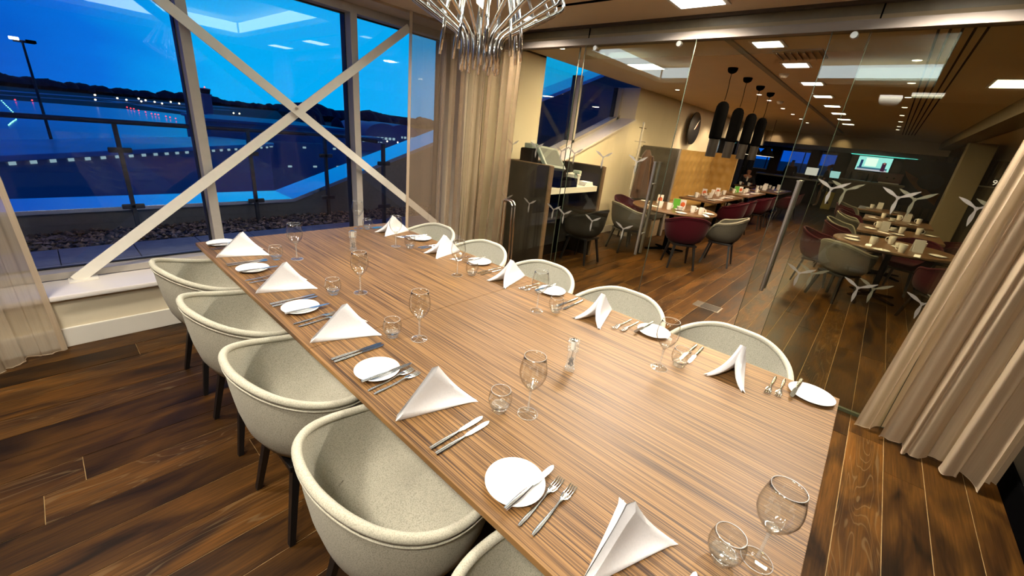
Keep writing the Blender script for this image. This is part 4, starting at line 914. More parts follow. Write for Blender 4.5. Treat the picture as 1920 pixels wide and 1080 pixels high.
def setcut(label):
    o = tag(obj('wrapped_cutlery', MB().rbox(-.03, .03, -.10, .10, 0, .012, .005), linen), label, 'napkin', 'white napkins with cutlery on the restaurant tables')
    return o
used2 = {}
def rp(kind, mk, x, y, label, rz=None):
    rz = random.uniform(0, 6.28) if rz is None else rz
    if kind not in used2: o = mk(label); used2[kind] = o; o.location = (x, y, .75); o.rotation_euler = (0, 0, rz); return o
    return dup(used2[kind], (x, y, .75), rz, label)
tn = ['round table behind the left glass door', 'long table by the gold booth', 'long table under the cone pendants', 'farthest long table of the left row']
def items(tname, mugs, cups, plates, nap, cards):
    o5 = ['first', 'second', 'third', 'fourth', 'fifth', 'sixth', 'seventh']
    for i, (x, y) in enumerate(sorted(mugs)): rp('mug', mug, x, y, 'white mug on the %s, %s from the doors' % (tname, o5[i]))
    for i, (x, y) in enumerate(sorted(cups)): rp('cup', cup, x, y, 'white cup on saucer, %s, %s from doors' % (tname, o5[i]), 0)
    for i, (x, y) in enumerate(sorted(plates)): rp('plate', splate, x, y, 'white plate on the %s, %s from the doors' % (tname, o5[i]), 0)
    for i, (x, y) in enumerate(sorted(nap)): rp('cut', setcut, x, y, 'white napkin roll on the %s, %s from the doors' % (tname, o5[i]))
    for i, (k, x, y, rz) in enumerate(cards):
        lb = '%s on the %s, %s' % ({'g': 'green menu card', 'w': 'white menu card', 'f': 'picture card with orange fruit'}[k], tname, o5[i])
        if k == 'f': rp('f', fruit_card, x, y, lb, rz)
        else: rp(k, (lambda l: menu(l, green)) if k == 'g' else (lambda l: menu(l, card)), x, y, lb, rz)
items(tn[0], [(5.98, 2.72), (6.0, 2.58), (6.17, 2.26), (6.13, 2.12)], [(6.14, 2.46)], [(6.38, 3.15), (5.84, 2.32), (6.33, 2.06), (6.70, 2.38)], [(6.08, 2.02), (6.0, 2.86)], [('g', 6.28, 2.58, -.9), ('f', 6.36, 2.50, -.9), ('f', 6.50, 2.95, -.9)])
items(tn[1], [(8.52, 3.0), (8.95, 2.84), (9.6, 2.88), (10.22, 2.92), (9.9, 3.08)], [(9.1, 3.0), (8.75, 2.85)], [(8.45, 2.66), (9.35, 2.66), (9.9, 2.68), (8.55, 3.1)], [(8.8, 2.64), (9.62, 2.66), (10.15, 2.7), (9.25, 2.68)], [('f', 9.2, 3.06, -1.0), ('f', 10.05, 3.02, -1.0)])
items(tn[2], [(11.13, 2.94), (11.6, 2.80), (12.1, 2.86), (12.5, 2.7)], [(12.0, 3.0), (12.3, 2.95)], [(11.1, 2.66), (11.8, 2.62), (12.4, 2.60)], [(11.4, 2.66), (12.1, 2.64)], [('g', 11.55, 2.98, -1.0), ('f', 11.72, 2.92, -1.0)])
items(tn[3], [(14.0, 3.0), (14.25, 2.95), (14.85, 2.72), (15.3, 2.9)], [(14.5, 2.85)], [(13.9, 2.45), (14.6, 2.45)], [(14.25, 2.48), (15.0, 2.5)], [('w', 14.1, 2.82, -1.2), ('w', 14.9, 2.95, -1.2), ('w', 15.3, 2.65, -1.2)])
items('right round table behind the glass', [(6.57, .02), (7.0, -.17), (6.36, -.27), (6.90, -.47)], [(6.75, -.25)], [(6.62, .24), (6.16, -.08), (6.62, -.62), (6.95, .25)], [(6.40, .05), (6.28, -.42)], [('w', 6.66, -.42, -1.2)])
items('first square right table', [(8.85, 0.0), (8.55, -.30), (8.85, -.52)], [(8.7, -.2)], [(8.45, .1), (8.9, -.68), (8.25, -.25)], [(8.6, .1), (8.2, -.1)], [('w', 8.5, -.08, -1.2)])
items('second square right table', [(10.95, -.05), (11.1, -.30), (10.9, -.6)], [(10.6, -.2)], [(10.5, .08), (10.45, -.5)], [(10.75, .12)], [('w', 11.0, -.42, -1.2)])
items('third square right table', [(13.3, .2), (13.5, -.2)], [], [(13.1, .25), (13.0, -.3)], [], [('w', 13.6, .05, -1.2)])
# floor outlet
fo = thing('floor_box', 'square metal floor outlet set in the planks beyond the glass', 'floor outlet', (4.26, 1.22, 0))
obj('frame', MB().rbox(-.10, .10, -.145, .145, -.002, .004, .001), steel, fo); obj('lid', MB().rbox(-.09, .09, -.13, .06, .004, .006, .001), dark_wood, fo); obj('flap', MB().rbox(-.09, .09, .065, .13, .004, .006, .001), steel, fo)

# ------------------------------------------------------------------ bar, screens, people at the far end
bar = thing('bar_counter', 'pale panelled bar counter under the wall screen', 'bar', (20.9, .55, 0))
obj('front_panel', MB().rbox(-.3, .3, -.95, .95, .06, 1.16, .01), M('bar_front', (.22, .18, .12), .5, noise_amt=.08), bar); obj('top', MB().rbox(-.35, .35, -.99, .99, 1.16, 1.22, .008), M('bar_top', (.32, .26, .17), .35, noise_amt=.08), bar); obj('plinth', MB().rbox(-.26, .26, -.93, .93, 0, .06, .004), black, bar)
nb = thing('back_bar', 'black back bar recess behind the bar counter', 'cabinet', (23.65, .55, 0)); obj('panel', MB().rbox(0, .28, -1.1, 1.05, .9, 2.2, .01), black_gloss, nb); obj('base', MB().rbox(-.2, .28, -1.1, 1.05, 0, .9, .01), black, nb)
tag(obj('cyan_light_strip', MB().rbox(23.5, 23.56, -.55, 1.65, 2.215, 2.245, .004), emis('cyan_strip', (.12, .85, .85), 1.6)), 'cyan light strip under the bulkhead over the bar', 'light')
tv = thing('wall_screen', 'wall screen showing two presenters above the bar', 'television', (23.56, .76, 1.87))
obj('bezel', MB().rbox(-.03, .07, -.60, .60, -.30, .34, .01), black, tv); obj('picture', MB().box(-.034, -.031, -.57, .57, -.265, .31), emis('tv_picture', (.35, .85, .95), 1.5), tv, ang=None)
def flat(name, y0, y1, z0, z1, col, st, parent, x=-.036): return obj(name, MB().box(x, x + .0015, y0, y1, z0, z1), emis('tv_' + name, col, st), parent, ang=None)
flat('white_panel', -.10, .30, -.08, .26, (.75, .97, 1), 1.7, tv); flat('desk_band', -.50, .52, -.20, -.13, (.05, .25, .5), .8, tv); flat('floor_band', -.5, .52, -.262, -.2, (.65, .6, .85), 1.2, tv)
flat('left_presenter', .38, .47, -.16, .16, (.02, .08, .35), .6, tv, -.038); flat('right_presenter', -.42, -.28, -.24, .10, (.12, .02, .12), .5, tv, -.038); flat('right_face', -.38, -.32, .04, .12, (.6, .25, .25), .9, tv, -.040)
cm = thing('coffee_machine', 'dark red coffee machine on the bar counter', 'coffee machine', (20.95, .05, 1.22))
red = M('coffee_red', (.16, .012, .008), .3, noise_amt=.1)
obj('body', MB().rbox(-.22, .22, -.34, .34, .05, .40, .03), red, cm); obj('drip_tray', MB().rbox(-.26, .2, -.30, .30, 0, .05, .01), steel, cm); obj('group_head', MB().tube([(-.22, .1, .25), (-.28, .1, .22)], .03, 10).tube([(-.22, -.1, .25), (-.28, -.1, .22)], .03, 10), chrome, cm)
tag(obj('glass_jar', MB().lathe([(0, 0), (.08, 0), (.085, .02), (.085, .22), (.05, .27), (.02, .30), (0, .30)], 18), clear, None, (20.9, .98, 1.22)), 'clear glass jar on the bar counter left of the coffee machine', 'jar')
for i, y in enumerate((1.25, .72, .55)): tag(obj('bottle', MB().lathe([(0, 0), (.035, 0), (.037, .17), (.014, .23), (.013, .29), (0, .29)], 14), M('bottle_dark', (.02, .03, .02), .1), None, (20.95, y, 1.22)), 'dark bottle on the bar counter, %s from the desk' % ordn[i], 'bottle', 'bottles on the bar counter')
rd = thing('reception_desk', 'dark reception desk with a pale top at the far windows', 'desk', (21.7, 3.2, 0))
obj('front_panel', MB().rbox(-.2, .3, -1.45, 1.45, 0, .95, .01), black, rd); obj('top', MB().rbox(-.28, .34, -1.5, 1.5, .95, 1.02, .01), M('pale_top', (.55, .50, .40), .4, noise_amt=.03), rd)
def monitor(x, y, label, col, st, w=.42, h=.27):
    t = thing('monitor', label, 'monitor', (x, y, 1.02)); obj('foot', MB().rbox(-.08, .08, -.1, .1, 0, .015, .004), black, t); obj('neck', MB().bar((0, 0, .01), (0, 0, .2), .04, .02), black, t)
    obj('case', MB().rbox(-.01, .02, -w / 2, w / 2, .14, .18 + h, .008), black, t); obj('screen', MB().box(-.013, -.010, -w / 2 + .012, w / 2 - .012, .155, .165 + h), emis(label[:12], col, st), t, ang=None)
monitor(21.5, 2.62, 'white lit monitor on the reception desk', (.95, .92, .84), .65, .46, .30); monitor(21.5, 1.80, 'cyan lit monitor at the bar end of the desk', (.45, .85, 1), 1.0, .36, .26)
wf_ = thing('wet_floor_sign', 'yellow folding wet floor sign standing before the bar', 'sign', (20.2, 1.62, 0)); yel = M('sign_yellow', (.55, .40, .01), .5, noise_amt=.05)
for s in (-1, 1):
    Ts = Matrix.Translation((s * .13, 0, 0)) @ Matrix.Rotation(-s * radians(11), 4, 'Y'); p = obj('leaf', MB().rbox(-.008, .008, -.15, .15, 0, .68, .004, Ts), yel, wf_)
    if s < 0: obj('warning_print', MB().prism([(-.07, .22), (.07, .22), (0, .38)], .0085, .0095, Ts @ Matrix(((0, 0, -1, 0), (-1, 0, 0, 0), (0, 1, 0, 0), (0, 0, 0, 1)))), M('sign_print', (.05, .03, .01), .6), p)
ms = thing('menu_stand', 'dark framed display board standing in the unlit right corner', 'board', (13.6, -1.75, 0))
obj('board', MB().rbox(-.015, .015, -.45, .45, .25, 1.55, .004), M('board_dark', (.05, .045, .03), .5, noise_amt=.1), ms)
fr_ = MB().bar((-.02, -.46, .25), (-.02, -.46, 1.57), .03, .02, (1, 0, 0)).bar((-.02, .46, .25), (-.02, .46, 1.57), .03, .02, (1, 0, 0)).bar((-.02, -.46, 1.57), (-.02, .46, 1.57), .03, .02, (1, 0, 0))
obj('frame', fr_, M('frame_pale', (.30, .28, .22), .5), ms); obj('leg', MB().bar((0, -.35, 0), (0, -.35, .26), .03, .03), black, ms); obj('leg', MB().bar((0, .35, 0), (0, .35, .26), .03, .03), black, ms)
fc = D.curves.new('number_nine', 'FONT'); fc.body = '9'; fc.size = .16; fc.extrude = .004; fo_ = D.objects.new('tmp_text', fc); COL.objects.link(fo_)
bpy.context.view_layer.update(); me9 = D.meshes.new_from_object(fo_.evaluated_get(bpy.context.evaluated_depsgraph_get())); me9.materials.clear(); me9.materials.append(emis('number_light', (1, .85, .75), 1.2)); D.objects.remove(fo_)
nn = link('number_nine', me9, None, (13.55, -1.62, 1.62), (pi / 2, 0, -pi / 2)); tag(nn, 'small lit number nine above the dark display board', 'sign')

def figure(name, label, loc, rz, joints, edges, radii, mat=skin, kids_=()):
    root = thing(name, label, 'person', loc, rz)
    def skinm(nm, js, es, rs, m, parent, lev=2):
        me = D.meshes.new(nm); me.from_pydata(js, es, []); o = link(nm, me, parent); md = o.modifiers.new('skin', 'SKIN'); md.use_smooth_shade = True
        sv = me.skin_vertices[0].data if me.skin_vertices else None
        if sv is None:
            o.data.skin_vertices  # created with the modifier
        for i, r in enumerate(rs):
            v = o.data.skin_vertices[0].data[i]; v.radius = (r, r) if not isinstance(r, tuple) else r; v.use_root = (i == 0)
        sb = o.modifiers.new('sub', 'SUBSURF'); sb.levels = lev; sb.render_levels = lev; me.materials.append(m); return o
    skinm('body', joints, edges, radii, mat, root)
    for nm, js, es, rs, m in kids_: skinm(nm, js, es, rs, m, root)
    return root
def skin_layer(me): 
    pass
ST = [(0, 0, .95), (0, 0, 1.15), (0, 0, 1.38), (0, 0, 1.48), (.01, 0, 1.56), (.015, 0, 1.66), (0, .17, 1.40), (.02, .22, 1.14), (.10, .20, .92), (0, -.17, 1.40), (.02, -.22, 1.14), (.10, -.20, .92), (0, .09, .88), (.01, .10, .48), (0, .10, .07), (.11, .11, .03), (0, -.09, .88), (.01, -.10, .48), (0, -.10, .07), (.11, -.11, .03), (.16, .19, .86), (.16, -.19, .86)]
SE = [(0, 1), (1, 2), (2, 3), (3, 4), (4, 5), (2, 6), (6, 7), (7, 8), (2, 9), (9, 10), (10, 11), (0, 12), (12, 13), (13, 14), (14, 15), (0, 16), (16, 17), (17, 18), (18, 19), (8, 20), (11, 21)]
SR = [.12, .105, .12, .05, .075, .085, .055, .042, .03, .055, .042, .03, .085, .052, .035, .03, .085, .052, .035, .03, .024, .024]
dress = ('dress', [(0, 0, .50), (0, 0, .72), (0, 0, .95), (0, 0, 1.18), (0, 0, 1.40), (0, .17, 1.41), (.02, .225, 1.14), (0, -.17, 1.41), (.02, -.225, 1.14)], [(0, 1), (1, 2), (2, 3), (3, 4), (4, 5), (5, 6), (4, 7), (7, 8)], [.17, .175, .155, .13, .14, .07, .055, .07, .055], dark_cloth)
figure('person', 'person standing in a dark knee length dress before the reception desk', (20.8, 2.0, 0), pi * .5, ST, SE, SR, skin, [dress, ('hair', [(-.015, 0, 1.69), (-.05, 0, 1.64), (-.055, 0, 1.56)], [(0, 1), (1, 2)], [.09, .085, .06], hair_m)])
suit = ('dark_suit', [(0, 0, .95), (0, 0, 1.18), (0, 0, 1.41), (0, .17, 1.41), (.02, .225, 1.14), (.10, .20, .95), (0, -.17, 1.41), (.02, -.225, 1.14), (.10, -.20, .95), (0, .09, .85), (.01, .10, .45), (0, .10, .10), (0, -.09, .85), (.01, -.10, .45), (0, -.10, .10)], [(0, 1), (1, 2), (2, 3), (3, 4), (4, 5), (2, 6), (6, 7), (7, 8), (0, 9), (9, 10), (10, 11), (0, 12), (12, 13), (13, 14)], [.145, .13, .145, .075, .06, .045, .075, .06, .045, .10, .07, .06, .10, .07, .06], dark_cloth)
figure('person', 'person in a dark suit standing behind the reception desk against the windows', (22.5, 3.55, 0), pi, ST, SE, SR, skin, [suit, ('hair', [(-.02, 0, 1.70), (-.05, 0, 1.64)], [(0, 1)], [.088, .075], hair_d)])
SJ = [(0, 0, .55), (0, 0, .75), (.03, 0, .98), (.05, 0, 1.08), (.07, 0, 1.15), (.085, 0, 1.25), (.02, .18, 1.0), (.12, .24, .80), (.34, .14, .80), (.02, -.18, 1.0), (.12, -.24, .80), (.34, -.14, .80), (.05, .10, .52), (.42, .12, .52), (.42, .12, .09), (.53, .12, .04), (.05, -.10, .52), (.42, -.12, .52), (.42, -.12, .09), (.53, -.12, .04), (.42, .10, .80), (.42, -.10, .80)]
sj = ('dark_suit', [(0, 0, .55), (0, 0, .78), (.03, 0, 1.0), (.02, .18, 1.01), (.12, .245, .80), (.32, .15, .80), (.02, -.18, 1.01), (.12, -.245, .80), (.32, -.15, .80), (.05, .10, .53), (.42, .12, .53), (.42, .12, .12), (.05, -.10, .53), (.42, -.12, .53), (.42, -.12, .12)], [(0, 1), (1, 2), (2, 3), (3, 4), (4, 5), (2, 6), (6, 7), (7, 8), (0, 9), (9, 10), (10, 11), (0, 12), (12, 13), (13, 14)], [.15, .135, .145, .075, .06, .045, .075, .06, .045, .10, .08, .06, .10, .08, .06], dark_cloth)
figure('person', 'person in a dark jacket seated at a small table by the bay windows', (15.6, 3.72, 0), pi + .35, SJ, SE, SR, skin, [sj, ('hair', [(.06, 0, 1.29), (.03, 0, 1.24)], [(0, 1)], [.086, .075], hair_d), ('shirt', [(.15, 0, .86), (.155, 0, 1.02)], [(0, 1)], [.03, .035], white_paint)])
rect_table(14.75, 15.2, 3.30, 3.85, 'small dark table of the person seated by the bay windows')
rchair('m', 15.72, 3.60, 15, 3.5, 'maroon chair under the person seated by the bay windows')
for i, (x, y) in enumerate([(14.95, 3.72), (15.0, 3.48)]): rp('mug', mug, x, y, ('left', 'right')[i] + ' white mug on the small table of the seated person')
#PART4
# ------------------------------------------------------------------ terrace outside the window
ter = struct('terrace', MB().box(-6, 14, 4.4, 7.3, -.25, -.045), M('terrace_bed', (.05, .05, .055), .9, noise_amt=.2), label='paved roof terrace with a gravel strip outside the window')
pv = M('paver_stone', (.30, .29, .30), .55, noise_amt=.15, noise_scale=8); pme = MB().rbox(0, .592, 0, .576, -.045, 0, .004).mesh('paver', pv)
for i in range(-6, 14):
    for j in range(4):
        if j == 0 and i > 20: continue
        link('paver', pme, ter, (-.07 + .6 * i, 4.16 + .584 * (j + 0), random.uniform(-.003, 0)))
for o in [c for c in kids(ter) if c.location.y < 4.3]: o.location.y = 4.41; o.scale = (1, .56, 1)
g = MB(); r = random.Random(9)
for _ in range(5200):
    x = r.uniform(-5.5, 6.0); y = r.uniform(6.52, 7.28); s = r.uniform(.018, .038); z = -.045 + r.uniform(0, .055); a, b = r.uniform(.7, 1.3), r.uniform(.5, .9); th = r.uniform(0, 6.28); c, sn = cos(th), sin(th)
    g.add([(x + s * a * c, y + s * a * sn, z), (x - s * a * c, y - s * a * sn, z), (x - s * sn, y + s * c, z), (x + s * sn, y - s * c, z), (x, y, z + s * b), (x, y, z - s * b)], [(0, 2, 4), (2, 1, 4), (1, 3, 4), (3, 0, 4), (2, 0, 5), (1, 2, 5), (3, 1, 5), (0, 3, 5)])
mg, n, l, b_ = nodes_of('gravel_stone'); gi = n.new('ShaderNodeNewGeometry'); cr = n.new('ShaderNodeValToRGB'); l.new(gi.outputs['Random Per Island'], cr.inputs[0]); cr.color_ramp.elements[0].color = (.05, .035, .02, 1); cr.color_ramp.elements[1].color = (.45, .33, .22, 1); l.new(cr.outputs[0], b_.inputs['Base Color']); b_.inputs['Roughness'].default_value = .6
gv = obj('gravel', g, mg, ter, ang=60); gv['kind'] = 'stuff'
wallp = M('parapet_render', (.20, .20, .20), .7, noise_amt=.08); cop = M('coping_metal', (.97, .98, 1.0), .22, 1.0, noise_amt=.03)
rk_ = lambda x: .27 + (x - 2.05) * .355
pr = struct('parapet', label='roof parapet with a pale metal coping outside, rising to the right')
obj('wall', MB().box(-8, 2.05, 7.32, 7.6, -.3, .20), wallp, pr)
obj('raked_wall', wallpoly([(2.05, -.3), (16, -.3), (16, rk_(16) - .06), (2.05, .20)], 7.32, 7.6), wallp, pr)
obj('coping', MB().rbox(-8, 2.05, 7.25, 8.05, .215, .27, .006), cop, pr)
obj('raked_coping', wallpoly([(2.05, .215), (16, rk_(16) - .03), (16, rk_(16) + .08), (2.05, .27)], 7.25, 8.05), cop, pr)
rl = thing('terrace_railing', 'dark steel and glass railing on the roof terrace outside', 'railing', (.8, 7.1, 0))
rm = M('railing_steel', (.10, .10, .10), .45, .5, noise_amt=.1)
PX = [(-2.7, 0), (-1.33, 0), (.07, 0), (1.46, 0), (2.56, 0), (3.05, -.95)]
obj('handrail', MB().tube(bend([(-5, 0, 1.3), (2.05, 0, 1.3), (2.20, -.85, 1.3)], .12), .028, 10).xf(Matrix.Identity(4)), rm, rl, ang=180)
for i, (x, y) in enumerate(PX):
    xx_ = x - .8; p = obj('post', MB().rbox(xx_ - .022, xx_ + .022, y - .03, y + .03, -.045, 1.28, .004), rm, rl)
    for z in (.30, .98): obj('clamp', MB().rbox(xx_ - .11, xx_ + .11, y - .03, y + .0, z - .032, z + .032, .014), rm, p)
for (a, b) in zip(PX[:-1], PX[1:]):
    A = Vector((a[0] - .8, a[1], 0)); B = Vector((b[0] - .8, b[1], 0)); d = (B - A).normalized(); A += d * .04; B -= d * .04
    obj('glass_panel', MB().bar((A.x, A.y - .02, .64), (B.x, B.y - .02, .64), .010, 1.05), win_glass, rl, ang=None)

# ------------------------------------------------------------------ airfield at dusk
GZ = -12.0
tarmac = M('wet_tarmac', (.42, .46, .52), .22, metal=.45, spec=1.0, noise_amt=.30, noise_scale=.03); grass = M('dark_grass', (.035, .05, .04), .9, noise_amt=.3, noise_scale=.05); leaf = M('dusk_foliage', (.012, .030, .055), .9, noise_amt=.3, noise_scale=.2)  # foliage colour is blued to stand in for dusk haze
struct('airfield', MB().box(-3000, 4000, 7.6, 5000, GZ - 1, GZ - .05), grass, label='dark flat airfield beyond the terrace')
struct('apron', MB().prism([(-160, 9), (120, 9), (160, 260), (60, 420), (-120, 395)], GZ - .05, GZ), tarmac, label='grey wet apron below the terrace')
def strip(a, b, w, label):
    A, B = Vector((*a, 0)), Vector((*b, 0)); d = (B - A).normalized(); nn_ = Vector((-d.y, d.x, 0)) * w / 2
    struct('taxiway', MB().prism([(A - nn_)[:2], (B - nn_)[:2], (B + nn_)[:2], (A + nn_)[:2]], GZ - .05, GZ + .02), M('taxiway_concrete', (.42, .45, .50), .5, noise_amt=.2, noise_scale=.05), label=label)
strip((-120, 520), (260, 960), 34, 'far pale taxiway strip'); strip((-90, 430), (190, 700), 16, 'near pale taxiway strip'); strip((60, 640), (110, 420), 22, 'pale link taxiway')
def treeline(name, label, x0, x1, y0, y1, h, n, seed, mat):
    r = random.Random(seed); mb = MB()
    for i in range(n):
        u = (i + r.random()) / n; x = x0 + (x1 - x0) * u; y = y0 + (y1 - y0) * u + r.uniform(-12, 12); hh = h * r.uniform(.55, 1.1) * (.85 + .15 * sin(u * 40)); w = hh * r.uniform(.7, 1.5)
        G = []
        for k, (fr, fz) in enumerate([(.0, 0), (.75, .02), (1, .35), (.82, .7), (.45, .93), (0, 1)]):
            G.append([(x + w * fr * cos(2 * pi * q / 7 + k) * r.uniform(.8, 1.1), y + w * fr * sin(2 * pi * q / 7 + k), GZ + hh * fz * r.uniform(.92, 1.06)) for q in range(7)])
        mb.grid(G, cv=True)
    return tag(obj(name, mb, mat, ang=60), label, 'trees', kind='stuff')
treeline('tree_belt', 'dark belt of trees along the far edge of the airfield', -330, 1250, 800, 1600, 18, 330, 1, leaf)
treeline('tree_belt', 'second dark tree belt behind the hangars on the right', 215, 950, 575, 800, 19, 150, 2, leaf)
for i, (x, y, h) in enumerate([(63.5, 150, 13.5), (67.5, 158, 14.5), (96, 200, 11)]):
    rr_ = random.Random(i); G = []
    for k, (fr, fz) in enumerate([(.15, 0), (.2, .2), (.9, .35), (1, .6), (.7, .85), (.3, .97), (0, 1)]): G.append([(h * .28 * fr * cos(2 * pi * q / 9) * rr_.uniform(.8, 1.15), h * .28 * fr * sin(2 * pi * q / 9) * rr_.uniform(.8, 1.15), h * fz) for q in range(9)])
    tag(obj('tree', MB().grid(G, cv=True), leaf, None, (x, y, GZ), ang=60), 'dark round tree by the airport buildings, %s from the left' % ordn[i], 'tree', 'single dusk trees')
hm = M('hill_haze', (.02, .05, .10), 1.0, noise_amt=.2, noise_scale=.004)
G = [[(-1500 + 120 * i, 1900 + 25 * i, GZ + z * (9 + 8 * noise.noise(Vector((i * .35, 1.7, 0))) + (14 if i > 22 else 0))) for z in (0, .6, 1)] + [(-1500 + 120 * i, 2500 + 25 * i, GZ)] for i in range(48)]
struct('hills', MB().grid(G), hm, label='low hazy blue hills on the horizon')
bt = M('concrete_dusk', (.34, .36, .40), .8, noise_amt=.08, noise_scale=.2); roofm = M('roof_metal', (.30, .36, .42), .5, noise_amt=.1, noise_scale=.1); lit = emis('lit_window', (.55, .85, 1), .5); litw = emis('warm_lit_window', (1, .85, .55), 1.6)
tw = thing('control_tower', 'grey airport control tower standing before the tree belt', 'tower', (81, 352, GZ))
obj('shaft', MB().rbox(-2.4, 2.4, -2.4, 2.4, 0, 14.6, .2), bt, tw); obj('gallery', MB().lathe([(0, 14.4), (3.4, 14.6), (3.6, 15.6), (2.6, 15.8), (0, 15.8)], 8), bt, tw); obj('cab', MB().lathe([(0, 15.8), (2.5, 15.8), (3.1, 18.4), (0, 18.4)], 8), frame_dark, tw); obj('roof', MB().lathe([(0, 18.4), (3.3, 18.4), (3.2, 18.9), (0, 19.3)], 8), bt, tw); obj('beacon', MB().lathe([(0, 19.3), (.3, 19.3), (.3, 20), (0, 20.2)], 8), emis('red_beacon', (1, .08, .06), 5), tw)
fm = thing('floodlight_mast', 'tall thin floodlight mast with one lit lamp at far left', 'mast', (.35, 60, GZ))
obj('pole', MB().tube([(0, 0, 0), (0, 0, 16.6)], [.16, .08], 8), M('mast_steel', (.03, .035, .05), .6), fm); obj('crossarm', MB().rbox(-.55, .75, -.08, .08, 16.5, 16.7, .03), M('mast_steel', (.03, .035, .05), .6), fm)
obj('lit_lamp', MB().rbox(-.75, -.15, -.2, .12, 16.65, 16.88, .05), emis('flood_white', (1, .98, .9), 3.5), fm); obj('unlit_lamp', MB().rbox(.2, .85, -.2, .12, 16.55, 16.8, .05), black, fm)
def hangar(x, y, w, d, h, label):
    t = thing('hangar', label, 'hangar', (x, y, GZ)); n_ = 14; arc_ = [(w / 2 * cos(pi * i / n_), h * .45 + h * .55 * sin(pi * i / n_)) for i in range(n_ + 1)]
    P = [(w / 2, 0)] + arc_ + [(-w / 2, 0)]; obj('shell', wallpoly(P, 0, d), roofm, t, ang=50)
    for i in range(7): obj('lit_window', MB().box(-w * .42 + i * w * .11, -w * .42 + i * w * .11 + w * .07, -.15, -.02, h * .32, h * .42), lit, t, ang=None)
    obj('door', MB().box(-w * .4, w * .4, -.1, -.02, .2, h * .28), bt, t)
hangar(110, 182, 19, 30, 10.6, 'arched hangar with lit windows right of the second mullion'); hangar(136, 205, 20, 30, 10.4, 'arched hangar seen through the sheer curtain edge')
def block(x0, x1, y0, y1, z1, label, rows_=(), m=roofm, rz=0):
    t = thing('terminal_block', label, 'building', ((x0 + x1) / 2, y0, GZ), rz); a = (x1 - x0) / 2; hh = z1 - GZ
    obj('walls', MB().box(-a, a, 0, y1 - y0, 0, hh - .4), bt, t, ang=None); obj('roof', MB().rbox(-a - .4, a + .4, -.4, y1 - y0 + .4, hh - .4, hh, .1), m, t)
    for (zz_, n_, ww) in rows_:
        for i in range(n_):
            x = -a + (i + .5) * 2 * a / n_; obj('lit_window', MB().box(x - ww / 2, x + ww / 2, -.06, -.01, zz_, zz_ + .28), lit, t, ang=None)
block(16, 36, 72, 86, -1.0, 'flat roofed terminal block behind the crossing of the braces', [(4.5, 5, .6), (7.5, 4, .5)])
block(30, 50, 118, 132, -2.2, 'long low shed roof behind the second mullion', [(6, 6, .9)]); block(82, 96, 160, 170, -6.8, 'low lit building right of the second mullion', [(3.4, 9, 1.0)])
block(-8, 23, 49.5, 56.5, -2.9, 'long low pier roof below the railing at left', [(8.45, 26, .38)], M('pier_roof', (.40, .45, .52), .3, .4, noise_amt=.2, noise_scale=.3), radians(41))
for i, (x, y) in enumerate([(95, 150), (98, 153), (101, 149), (104, 154), (108, 158), (90, 139), (111, 161)]):
    t = thing('parked_car', '%s parked car on the lot before the hangars, number %s counted from the left' % (('pale', 'black', 'dark blue')[i % 3], ordn[i]), 'car', (x, y, GZ), random.random() * 3, 'cars on the lot before the hangars'); cmat = M('car_paint%d' % (i % 3), [(.5, .5, .52), (.1, .1, .12), (.05, .08, .2)][i % 3], .3)
    obj('body', MB().rbox(-2.1, 2.1, -.85, .85, .3, .85, .18), cmat, t); obj('cabin', MB().rbox(-1.2, 1.0, -.75, .75, .85, 1.4, .25), black_gloss, t)
ORD = 'first second third fourth fifth sixth seventh eighth ninth tenth eleventh twelfth thirteenth fourteenth fifteenth sixteenth seventeenth eighteenth nineteenth'.split()
def lamps(pts, r, col, st, name, label, grp, pole=True):
    e = emis(name + '_light', col, st); me = MB().lathe([(0, -1), (.7, -.7), (1, 0), (.7, .7), (0, 1)], 8).mesh('lens', e); pm = M('lamp_pole', (.05, .05, .06), .6); pme = MB().tube([(0, 0, 0), (0, 0, 1)], .06, 5).mesh('pole', pm)
    az = sorted((x + .58) / (y - .15) for (x, y, z) in pts)
    for (x, y, z) in pts:
        k = r * max(.4, y / 300.0); t = thing(name, label + ', %s from the left' % ORD[az.index((x + .58) / (y - .15))], 'light', (x, y, GZ), 0, grp); o = link('lens', me, t, (0, 0, z - GZ)); o.scale = (k, k, k)
        if pole: q = link('pole', pme, t); q.scale = (1, 1, z - GZ)
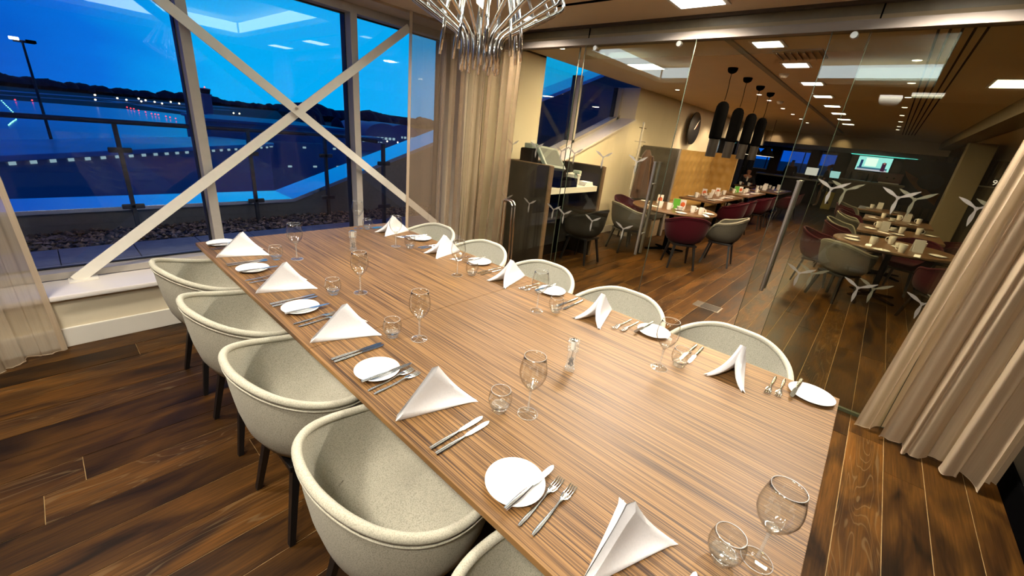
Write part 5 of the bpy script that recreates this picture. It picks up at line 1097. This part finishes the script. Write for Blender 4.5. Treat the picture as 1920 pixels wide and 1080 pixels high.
lamps([(61.2, 781.7, -10.0), (40.5, 525.6, -10.0), (73.7, 703.7, -10.0), (76.1, 656.9, -10.0), (108.9, 822.7, -10.0), (87.1, 644.9, -10.0), (104.9, 743.1, -10.0), (105.6, 689.7, -10.0), (103.3, 633.6, -10.0), (142.9, 811.8, -10.0), (139.7, 743.1, -10.0), (144.9, 722.9, -10.0), (133.0, 488.2, -10.0), (137.8, 487.7, -10.0), (261.8, 533.1, -10.0), (237.7, 474.2, -10.0), (264.5, 462.0, -10.0), (238.6, 396.4, -10.0), (266.1, 423.3, -10.0)], .42, (1, .80, .45), 6, 'apron_lamp', 'tiny amber lamp across the dark airfield', 'amber lamps far across the airfield')
lamps([(-4.3, 391.9, -11.0), (2.5, 407.4, -11.0), (48.7, 427.5, -11.0), (48.6, 410.6, -11.0), (49.5, 404.9, -11.0), (48.8, 381.0, -11.0), (49.6, 362.3, -11.0), (49.7, 343.7, -11.0), (50.8, 340.0, -11.0), (51.6, 335.6, -11.0), (52.6, 320.8, -11.0), (52.7, 310.8, -11.0), (53.6, 302.2, -11.0), (60.0, 307.0, -11.0), (61.4, 309.1, -11.0), (61.4, 304.2, -11.0)], .30, (1, .04, .06), 4, 'runway_lamp', 'tiny red lamp in the row beside the apron', 'red lamps beside the apron')
lamps([(-9.4, 384.3, -11.9), (-8.5, 363.2, -11.9), (-7.8, 344.3, -11.9), (-7.1, 327.1, -11.9), (-6.4, 311.5, -11.9), (-5.8, 297.3, -11.9), (-5.3, 284.2, -11.9), (-4.8, 272.2, -11.9), (-4.4, 261.1, -11.9), (-5.3, 198.4, -11.9), (-5.1, 202.0, -11.9), (-5.0, 205.7, -11.9), (-4.8, 209.6, -11.9), (-4.6, 213.7, -11.9), (-4.4, 217.9, -11.9), (-4.1, 222.3, -11.9), (-3.9, 226.9, -11.9)], .22, (.25, 1, .65), 3, 'centreline_lamp', 'tiny green lamp of the dotted taxi line at left', 'green taxi line lamps', False)
lamps([(82.6, 201.4, -9.0), (60.5, 147.5, -9.0), (52.5, 130.3, -9.0), (84.1, 173.5, -9.0), (146.7, 297.5, -9.0), (123.3, 209.7, -9.0), (129.8, 207.5, -9.0), (135.4, 207.9, -9.0), (109.2, 178.0, -9.0), (88.4, 147.3, -9.0), (112.8, 174.8, -9.0), (90.9, 142.4, -9.0)], .55, (1, .92, .72), 6, 'street_lamp', 'small white lamp on a pole near the hangars', 'white lamps near the hangars')
lamps([(89.9, 377.3, -10.0), (87.4, 308.9, -10.0)], .6, (.85, 1, .15), 3, 'sign_lamp', 'yellow green lamp at the foot of the control tower', 'yellow green lamps by the tower')
